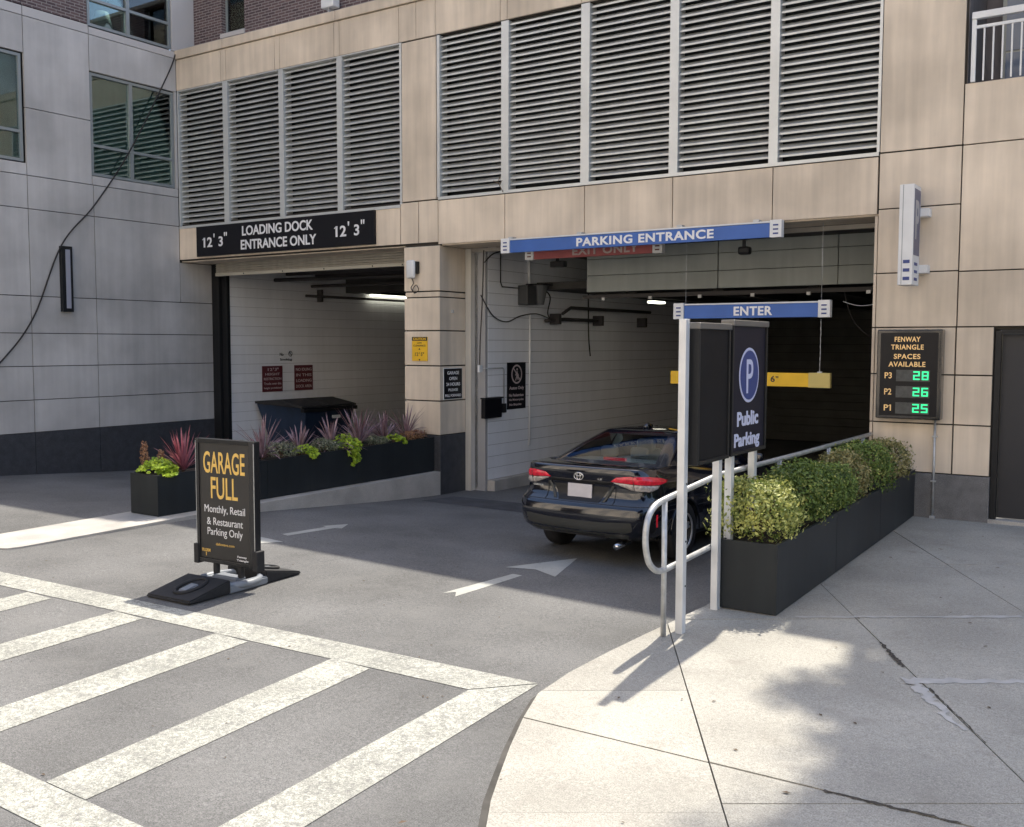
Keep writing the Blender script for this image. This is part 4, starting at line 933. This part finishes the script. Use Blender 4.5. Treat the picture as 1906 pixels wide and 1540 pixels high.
# unseen tree added above the pilaster, only to cast dapples on the sidewalk edge
t = thing('shade_caster_tree', 'unseen leafy tree added above the right pilaster to dapple the sidewalk', 'tree', (13.9, 1.6, 8.05))
tube('trunk', bez([(13.9, 1.6, 8.05), (13.95, 1.3, 9.6), (14.1, 1.0, 11.4), (14.25, .8, 13.6), (14.25, .7, 15.0)], 4), [.12-.004*i for i in range(17)], twig, t, 8)
cr = []
for k, (x, y, z, R, n) in enumerate(((14.05, .5, 10.9, .45, 420), (14.25, .6, 14.2, .60, 500), (14.35, .7, 13.0, .42, 220), (14.3, .5, 11.8, .35, 130), (14.5, .4, 9.3, .30, 110), (14.0, .9, 15.9, .65, 500))):
    V, F = leafcloud(n, R, R*1.7, .15, 200+k, fill=.1); cr.append(([v+Vector((x, y, z-R*.85)) for v in V], F))
    tube('limb', [(14.15, .95, min(z-.5, 14)), (x, y, z)], [.04, .015], twig, t, 6)
joinmesh('crown', cr, boxleaf, t)

# ------------------------------------------------------------------ garage full sandwich sign
SX, SY = 9.40, -6.83; SZ = road(SX, SY)
S = thing('garage_full_sign', 'black portable GARAGE FULL sign on a rubber-weighted rolling base', 'sign', (SX, SY, SZ))
Rm = Matrix.Translation((SX, SY, SZ)) @ Matrix.Rotation(RA(3), 4, 'Z')
def sb(name, mt, a, b, bev=.004): return rbox(name, mt, a, b, bev, S, M=Rm)
hw = .385; zb, zt = .20, 1.375
sb('face_panel', mat('poster_charcoal', (.025, .024, .024), .5, var=.12, scale=4), (-hw+.04, -.022, zb+.04), (hw-.04, .022, zt-.035))
frm = mat('frame_gloss', (.045, .045, .048), .25, metal=.6)
sb('frame', frm, (-hw, -.035, zb), (-hw+.04, .035, zt)); sb('frame', frm, (hw-.075, -.035, zb), (hw, .035, zt)); sb('frame', dkmetal, (-hw+.04, -.035, zt-.04), (hw-.075, .035, zt)); sb('frame', frm, (-hw+.04, -.035, zb), (hw-.075, .035, zb+.04))
sb('edge_trim', galv, (hw-.012, -.037, zb+.02), (hw-.004, -.0352, zt-.02), .001); sb('edge_trim', galv, (-hw+.004, -.037, zb+.02), (-hw+.01, -.0352, zt-.02), .001)
for s in (-1, 1): sb('corner_bracket', rubber, (s*hw-.03, -.05, zb-.02), (s*hw+.03, .05, zb+.17), .008)
Xs = Rm.to_3x3() @ Vector((1, 0, 0)); f_ = lambda x, z: Rm @ Vector((x, -.0235, z))
cxs = -.018
text('lettering', 'GARAGE', olet, S, f_(cxs, 1.155), .54, .205, Xs, Z, .01, .001); text('lettering', 'FULL', olet, S, f_(cxs, .915), .35, .205, Xs, Z, .01, .001)
for i, (t, w_, h) in enumerate((('Monthly, Retail', .53, .092), ('& Restaurant', .47, .070), ('Parking Only', .46, .092))): text('lettering', t, wlet, S, f_(cxs, .705-.107*i), w_, h, Xs, Z, .0, .001)
text('lettering', 'daltonave.com', olet, S, f_(cxs, .385), .24, .025, Xs, Z, .0, .001)
text('lettering', 'PILGRIM', olet, S, f_(-.27, .315), .11, .03, Xs, Z, .01, .001); box('emblem_mark', olet, tuple(f_(-.275, .262)), tuple(f_(-.265, .295)+Vector((0, -.001, 0))), S)
text('lettering', 'Fenway', wlet, S, f_(.20, .290), .12, .024, Xs, Z, .02, .001); text('lettering', 'Triangle', wlet, S, f_(.205, .258), .15, .024, Xs, Z, .02, .001)
for x in (-.16, .16): sb('spring_post', rubber, (x-.025, -.025, .09), (x+.025, .025, zb), .01)
# base: grey moulded H-frame with sloping rubber weights front and back
def wedge(name, y0, y1, z0, z1, x0, x1, mt, bev=.012, xt=0):
    bm = bmesh.new(); V = [(x0, y0, 0.004), (x1, y0, .004), (x1-xt, y1, .004), (x0+xt, y1, .004), (x0, y0, z0), (x1, y0, z0), (x1-xt, y1, z1), (x0+xt, y1, z1)]
    vs = [bm.verts.new(v) for v in V]
    for f in ((3, 2, 1, 0), (4, 5, 6, 7), (0, 1, 5, 4), (1, 2, 6, 5), (2, 3, 7, 6), (3, 0, 4, 7)): bm.faces.new([vs[i] for i in f])
    bmesh.ops.bevel(bm, geom=bm.edges[:], offset=bev, segments=2, affect='EDGES'); return bmobj(name, bm, mt, S, M=Rm)
wedge('rubber_weight', -.70, -.22, .035, .13, -.30, .26, rubber); wedge('rubber_weight', .22, .70, .13, .03, -.26, .26, rubber)
wedge('moulded_base', -.24, .24, .075, .075, -.27, -.17, basegrey); wedge('moulded_base', -.24, .24, .075, .075, .17, .27, basegrey)
wedge('moulded_base', -.06, .06, .10, .10, -.165, .165, basegrey)
for s in (-1, 1):
    tube('handle_ring', [Rm @ Vector((cos(a)*.11, s*(.45)+sin(a)*.16, .092+.0-.19*(abs(s*.45+sin(a)*.16)-.45))) for a in [2*pi*k/20 for k in range(20)]], .017, rubber, S, 8, True)
    wedge('weight_slot', *((-.56, -.40, .075, .105) if s < 0 else (.40, .56, .105, .075)), -.05, .05, basegrey, .01)
tube('moulded_base', [Rm @ Vector((.27*cos(a), .30*sin(a), .06)) for a in [2*pi*k/28 for k in range(28)]], .035, basegrey, S, 8, True)

# ------------------------------------------------------------------ car
CARX, CARY, CARA = 11.44, -3.92, RA(-1.5)
carpaint = mat('car_paint', (.006, .007, .014), .12, coat=1.0, spec=.6)
cardark = mat('car_trim', (.012, .012, .013), .5); carmid = mat('bumper_grey', (.05, .052, .05), .4)
redl = mat('tail_red', (.45, .010, .03), .15, coat=1, emit=(.9, .03, .05), es=.10, var=.45, scale=22); clearl = mat('tail_clear', (.55, .50, .47), .15, coat=1, var=.35, scale=26)
chrome = mat('chrome', (.75, .75, .76), .12, metal=1); platem = mat('plate', (.62, .60, .63), .5, var=.05, scale=14)
beige = mat('car_beige', (.75, .72, .62), .8); seatm = mat('car_seat', (.40, .39, .36), .8)
zc = lambda yy: road(11.3, yy)
tilt = math.atan2(zc(CARY+3.6)-zc(CARY+.9), 2.7)
CM = Matrix.Translation((CARX, CARY, zc(CARY+.9)-.9*math.tan(tilt))) @ Matrix.Rotation(CARA, 4, 'Z') @ Matrix.Rotation(tilt, 4, 'X') @ Matrix.Diagonal((.955, .955, .985, 1))
car = thing('black_sedan', 'black sedan driving up the ramp into the garage, seen from behind', 'car', tuple(CM.translation))
def path(w, yr, yf, bow, rx, ry, fx, fy, bulge=0):
    """half plan outline from rear centre to front centre; fixed number of points"""
    P = []
    for k in range(9): x = (w-rx)*k/8; P.append((x, yr+bow*(x/w)**2))
    yb = P[-1][1]
    for k in range(1, 9): a = pi/2*k/8; P.append((w-rx+rx*sin(a), yb+ry*(1-cos(a))))
    y0 = yb+ry; y1 = yf-fy-bow
    for k in range(1, 25):
        t = k/24; P.append((w+bulge*4*t*(1-t), y0+(y1-y0)*t))
    for k in range(1, 9): a = pi/2*k/8; P.append((w-fx+fx*cos(a), y1+fy*sin(a)))
    for k in range(1, 7): x = (w-fx)*(1-k/6); P.append((x, yf-bow*(x/w)**2))
    return P
def ring(P, zf):
    R_ = [(x, y, zf(x, y)) for x, y in P]; return R_+[(-x, y, z) for x, y, z in R_[-2:0:-1]]
def zl(z, hood):
    def f(x, y):
        t = max(0, min(1, (y-2.9)/1.6)); return z+(hood-z)*t
    return f
def belt(z):
    def f(x, y):
        t = max(0, min(1, (y-.9)/1.2)); t2 = max(0, min(1, (y-3.1)/1.4)); return z-.07*t*t*(3-2*t)-(z-.07-.72)*t2**1.5
    return f
LV = [(.27, .74, .34, 4.30, .05), (.285, .80, .15, 4.45, .05), (.36, .855, .045, 4.55, .05), (.50, .885, .0, 4.62, .05), (.60, .892, .0, 4.63, .05), (.655, .888, .03, 4.63, .05), (.69, .875, .085, 4.62, .05), (.76, .868, .12, 4.6, .05), (.84, .858, .115, 4.58, .05), (.90, .845, .085, 4.55, .05), (.96, .825, .07, 4.5, .05)]
rings = [ring(path(w, yr, yf, .07, .22, .36, .40, .55, .0), zl(z, min(z, .20+z*.55))) for z, w, yr, yf, bw in LV]
rings.append(ring(path(.79, .04, 4.42, .07, .20, .33, .38, .5), belt(1.035))); rings.append(ring(path(.775, .075, 4.38, .07, .20, .33, .38, .5), belt(1.052)))
gb = ring(path(.765, .60, 3.55, .10, .14, .16, .25, .3), belt(1.045))
NP = len(gb)
def loft(rs, capb=False, capt=False):
    V = [p for r_ in rs for p in r_]; n = len(rs[0]); F = [(k*n+i, k*n+(i+1) % n, (k+1)*n+(i+1) % n, (k+1)*n+i) for k in range(len(rs)-1) for i in range(n)]
    if capb: F.append(tuple(range(n))[::-1])
    if capt: F.append(tuple((len(rs)-1)*n+i for i in range(n)))
    return V, F
mid = [[tuple(Vector(a).lerp(Vector(b), t)+Vector((0, 0, .012*4*t*(1-t)))) for a, b in zip(rings[-1], gb)] for t in (.25, .5, .75)]
V, F = loft(rings+mid+[gb], True, True)
body = mesh('body', V, F, [carpaint, cardark], None, True, mi=[0]*(len(F)-1)+[1]); 
cut = []
for y in (.98, 3.68):
    for s in (-1, 1):
        bm = bmesh.new(); bmesh.ops.create_cone(bm, cap_ends=True, segments=32, radius1=.365, radius2=.365, depth=.34, matrix=Matrix.Translation((s*.80, y, .33)) @ Matrix.Rotation(pi/2, 4, 'Y'))
        c = bmobj('cutter', bm, cardark); cut.append(c)
        md = body.modifiers.new('b', 'BOOLEAN'); md.operation = 'DIFFERENCE'; md.object = c; md.solver = 'EXACT'
dg = bpy.context.evaluated_depsgraph_get(); me = bpy.data.meshes.new_from_object(body.evaluated_get(dg)); body.modifiers.clear(); body.data = me
for c in cut: bpy.data.objects.remove(c)
me.polygons.foreach_set('use_smooth', [len(p.vertices) <= 4 for p in me.polygons])
body.parent = car; body.matrix_parent_inverse = WM[car].inverted(); body.matrix_basis = CM
WM[body] = CM.copy()
def gring(h):
    hh = h
    w = .765-.20*hh-.03*hh*hh; yr = .60+.86*hh; yf = 3.55-.98*hh
    r_ = ring(path(w, yr, yf, .10-.03*hh, .14, .16, .25-.08*hh, .3-.1*hh), lambda x, y: 0)
    out = []
    for (x, y, _), b in zip(r_, gb): out.append((x, y, b[2]+(1.385-.0-b[2])*(hh**.92)))
    return out
hs = [0, .07, .3, .5, .7, .88, 1.0]
gr = [gring(h) for h in hs]
top = gring(1.0); cxr = (0, 2.0)
for k, s in enumerate((.93, .78, .5, .2, .02)):
    gr.append([(x*s, cxr[1]+(y-cxr[1])*s, 1.385+.055*(1-s*s)**.8*(1-.25*((y-2)/.8)**2 if abs(y-2) < .9 else .8)) for x, y, z in top])
V, F = loft(gr); n = NP
half = 9+8+24+8+6      # points on the half path
def seg(i):
    j = i if i < half-1 else n-1-i      # mirror face index to the right-hand half
    return j
Fp, Fg = [], []
for idx, f in enumerate(F):
    row, i = divmod(idx, n); j = seg(i)
    glass = False
    if 1 <= row <= 4:
        if j < 8: glass = 'r'
        elif 19 <= j < 27: glass = 's'
        elif 28 <= j < 37: glass = 's'
        elif j >= 43: glass = 'f'
    (Fg if glass else Fp).append((f, glass, row, j))
gh = mesh('roof', V, [f for f, *_ in Fp], [carpaint, cardark], car, True, mi=[1 if (17 <= j < 41 and row < 6 and j in (27,)) else 0 for f, g_, row, j in Fp], M=CM)
def sub(name, fs, mt, off=0):
    used = sorted({i for f in fs for i in f}); mp = {a: b for b, a in enumerate(used)}
    return mesh(name, [V[i] for i in used], [tuple(mp[i] for i in f) for f in fs], mt, car, True, M=CM)
sub('rear_window', [f for f, g_, r_, j in Fg if g_ == 'r'], carglass); sub('windshield', [f for f, g_, r_, j in Fg if g_ == 'f'], carglass)
nh = half-1
sub('side_window', [f for k, (f, g_, r_, j) in enumerate(Fg) if g_ == 's' and V[f[0]][0] > 0], carglass); sub('side_window', [f for k, (f, g_, r_, j) in enumerate(Fg) if g_ == 's' and V[f[0]][0] < 0], carglass)
# surface sampler on the lower body for lamps and trim
def bsurf(s, z, off=.006):
    """s = distance along the plan outline from the rear centre (right side positive)"""
    sg = 1 if s >= 0 else -1; s = abs(s); k = 0
    Ls = LV+[(1.035, .79, .04, 4.42, 0)]
    while k < len(Ls)-2 and Ls[k+1][0] < z: k += 1
    t = (z-Ls[k][0])/(Ls[k+1][0]-Ls[k][0]); w, yr, yf = [Ls[k][q]+(Ls[k+1][q]-Ls[k][q])*t for q in (1, 2, 3)]
    P = path(w, yr, yf, .07, .22, .36, .40, .55); d = 0
    for a, b in zip(P, P[1:]):
        l = math.hypot(b[0]-a[0], b[1]-a[1])
        if d+l >= s:
            u = (s-d)/l; x = a[0]+(b[0]-a[0])*u; y = a[1]+(b[1]-a[1])*u; nx_, ny_ = (b[1]-a[1])/l, -(b[0]-a[0])/l
            return Vector((sg*(x+nx_*off), y+ny_*off, z))
        d += l
def patch(name, top, bot, mt, off=.008, n=16, m_=4, par=None):
    """patch between two curves given as lists of (s,z)"""
    def ev(c, t):
        f = t*(len(c)-1); i = min(int(f), len(c)-2); u = f-i; return (c[i][0]+(c[i+1][0]-c[i][0])*u, c[i][1]+(c[i+1][1]-c[i][1])*u)
    V = []; 
    for i in range(n+1):
        a = ev(top, i/n); b = ev(bot, i/n)
        for j in range(m_+1):
            u = j/m_; ed = off if 0 < j < m_ and 0 < i < n else off*.2
            V.append(bsurf(a[0]+(b[0]-a[0])*u, a[1]+(b[1]-a[1])*u, ed))
    F = [(i*(m_+1)+j, i*(m_+1)+j+1, (i+1)*(m_+1)+j+1, (i+1)*(m_+1)+j) for i in range(n) for j in range(m_)]
    return mesh(name, V, F, mt, par or car, True, M=CM)
for s in (1, -1):
    f = lambda L_: [(s*a, b) for a, b in L_]
    lr = patch('tail_light', f([(.46, .955), (.62, .975), (.85, .975), (1.05, .955), (1.20, .925)]), f([(.39, .905), (.60, .895), (.85, .885), (1.0, .885), (1.16, .905)]), redl, .016)
    patch('clear_lens', f([(.41, .90), (.60, .89), (.85, .88), (1.0, .88)]), f([(.50, .865), (.63, .825), (.85, .815), (.95, .845)]), clearl, .014, par=lr)
    patch('lamp_divider', f([(.655, .975), (.668, .975)]), f([(.655, .825), (.668, .825)]), cardark, .022, 2, 3, par=lr)
    patch('reflector', f([(1.00, .58), (1.03, .58)]), f([(1.0, .44), (1.03, .44)]), redl, .01, 2, 3)
    patch('bumper_scoop', f([(.80, .52), (.98, .60)]), f([(.76, .30), (.98, .34)]), cardark, .006, 4, 4)
patch('trunk_trim', [(-.40, .905), (.40, .905)], [(-.40, .865), (.40, .865)], chrome if False else cardark, .008)
patch('plate_recess', [(-.36, .84), (.36, .84)], [(-.26, .67), (.26, .67)], cardark, .004)
for s in (-1, 1): patch('crease_trim', [(s*.40, .86), (s*.44, .86)], [(s*.29, .68), (s*.33, .68)], carmid, .02, 3, 4)
patch('lower_bumper', [(-.76, .50), (-.3, .47), (.3, .47), (.76, .50)], [(-.60, .30), (-.3, .28), (.3, .28), (.60, .30)], carmid, .008)
pc = bsurf(0, .765, .02)
rbox('license_plate', platem, (-.158, pc.y-.008, .675), (.158, pc.y+.004, .855), .003, car, M=CM)
def oval(rx, rz, cz, r_=.006, cx=0): return tube_geo([bsurf(0, .94, .012)+Vector((cx+cos(a)*rx, -.002, cz+sin(a)*rz)) for a in [2*pi*k/20 for k in range(20)]], r_, 6, True)
joinmesh('emblem', [oval(.060, .040, 0), oval(.022, .038, 0, .005), oval(.040, .016, .018, .005)], chrome, car, True, M=CM)
p = bsurf(.20, .915, .010); text('badge', 'LE', chrome, car, CM @ Vector((.27, p.y-.004, .925)), .05, .018, CM.to_3x3() @ Vector((1, 0, 0)), CM.to_3x3() @ Vector((0, 0, 1)), .02, .002)
text('badge', 'COROLLA', chrome, car, CM @ Vector((-.58, bsurf(.58, .80, .012).y-.004, .80)), .13, .02, CM.to_3x3() @ Vector((1, -.0, 0)), CM.to_3x3() @ Vector((0, 0, 1)), .02, .002)
# trunk seam and bumper seam, deck lip
def seam(name, pts, r_=.004, mt=cardark): return tube(name, pts, r_, mt, car, 5, M=CM)
seam('trunk_seam', [bsurf(-1.0+.05*k, .66, .002) for k in range(41)])
seam('trunk_seam', [bsurf(.44, .66+.02*k, .002) for k in range(11)]); seam('trunk_seam', [bsurf(-.44, .66+.02*k, .002) for k in range(11)])
tube('exhaust_tip', [(.50, .06, .22), (.50, .35, .24)], .035, chrome, car, 12, M=CM)
rbox('underbody', cardark, (-.60, .95, .17), (.60, 4.2, .26), .02, car, M=CM)
rbox('high_brake_light', redl, (-.15, .86, 1.065), (.15, .90, 1.10), .006, car, M=CM)
rbox('parcel_shelf', mat('shelf_grey', (.25, .25, .24), .8), (-.62, .75, 1.035), (.62, 1.35, 1.06), .01, car, M=CM)
for x in (-.42, .42, 0): rbox('headrest', seatm if x else seatm, (x-.12, 1.45, 1.05), (x+.12, 1.53, 1.19), .04, car, M=CM)
for x in (-.38, .38): rbox('headrest', beige, (x-.13, 2.35, 1.05), (x+.13, 2.45, 1.24), .04, car, M=CM); rbox('front_seat', beige, (x-.22, 2.36, .95), (x+.22, 2.5, 1.12), .05, car, M=CM)
rbox('headliner', beige, (-.50, 1.55, 1.372), (.50, 2.5, 1.380), .002, car, M=CM)
V2, F2 = tube_geo([(0, 1.62, 1.425), (0, 1.70, 1.47), (0, 1.78, 1.44)], [.03, .012, .03], 8); mesh('antenna_fin', V2, F2, carpaint, car, True, M=CM)
V2 = []; 
for s in (-1, 1):
    V2 = bmesh.new(); bmbox(V2, (s*.90-.10, 2.98, .98), (s*.90+.10, 3.08, 1.11), .03); bmobj('side_mirror', V2, carpaint, car, True, M=CM)
for s in (-1, 1):
    for yy in (2.1, 1.35):
        bm = bmesh.new(); bmbox(bm, (s*.885-.01, yy, .86), (s*.885+.022, yy+.17, .885), .008); bmobj('door_handle', bm, carpaint, car, True, M=CM)
    for yy in (1.62, 2.55, 3.35): seam('door_seam', [(s*.892, yy, .32), (s*.896, yy, .6), (s*.88, yy, .84)], .003)
def lathe(prof, n=32):
    V = [(x, r_*cos(2*pi*k/n), r_*sin(2*pi*k/n)) for x, r_ in prof for k in range(n)]; F = [(i*n+k, i*n+(k+1) % n, (i+1)*n+(k+1) % n, (i+1)*n+k) for i in range(len(prof)-1) for k in range(n)]
    return V, F
tyreg = lathe([(-.10, .20), (-.105, .23), (-.10, .30), (-.08, .322), (-.04, .33), (.04, .33), (.08, .322), (.10, .30), (.105, .23), (.10, .20)])
rimg = lathe([(.10, .205), (.095, .19), (.03, .185), (-.06, .18), (-.06, .0)], 32)
for y in (.98, 3.68):
    for s in (-1, 1):
        Mw = CM @ Matrix.Translation((s*.785, y, .33)) @ (Matrix.Identity(4) if s > 0 else Matrix.Rotation(pi, 4, 'Z'))
        wh = mesh('wheel', *lathe([(.02, .001), (.02, .05), (-.1, .06)], 16), galv, car, True, M=Mw)
        mesh('tyre', *tyreg, rubber, wh, True, M=Mw); mesh('rim', *rimg, cardark, wh, True, M=Mw)
        bm = bmesh.new()
        for k in range(5):
            for d in (-.12, .12):
                R2 = Matrix.Rotation(2*pi*k/5+d, 4, 'X'); bmbox(bm, (.03, -.014, .04), (.075, .014, .20), .004, M=R2)
        bmobj('spokes', bm, galv, wh, M=Mw)
        mesh('rim_lip', *lathe([(.10, .208), (.108, .20), (.098, .188), (.09, .186)], 32), galv, wh, True, M=Mw)
        arch = [(s*.893, y+.372*cos(a), .33+.372*sin(a)) for a in [pi*k/16 for k in range(17)]]
        tube('arch_lip', arch, .012, carpaint, car, 6, M=CM)

# ------------------------------------------------------------------ litter
rnd = random.Random(3); V = []; F = []
for i in range(70):
    x = rnd.uniform(13.6, 18); y = rnd.uniform(-10, -.5); 
    if x < 14.2 and y > -5.3: continue
    z = swz(y)+.004; a = rnd.uniform(0, 6.28); s = rnd.uniform(.008, .028); k = len(V)
    V += [(x+cos(a)*s, y+sin(a)*s, z+.002), (x-sin(a)*s*.5, y+cos(a)*s*.5, z+.006), (x-cos(a)*s, y-sin(a)*s, z+.002), (x+sin(a)*s*.5, y-cos(a)*s*.5, z+.004)]; F.append((k, k+1, k+2, k+3))
for i in range(140):
    x = rnd.uniform(5, 13.2); y = rnd.uniform(-11, -3); z = road(x, y)+.005; a = rnd.uniform(0, 6.28); s = rnd.uniform(.006, .016); k = len(V)
    V += [(x+cos(a)*s, y+sin(a)*s, z), (x-sin(a)*s*.5, y+cos(a)*s*.5, z+.004), (x-cos(a)*s, y-sin(a)*s, z), (x+sin(a)*s*.5, y-cos(a)*s*.5, z+.003)]; F.append((k, k+1, k+2, k+3))
tag(mesh('leaf_litter', V, F, twig), 'dry leaf crumbs scattered over road and sidewalk', 'litter', kind='stuff')
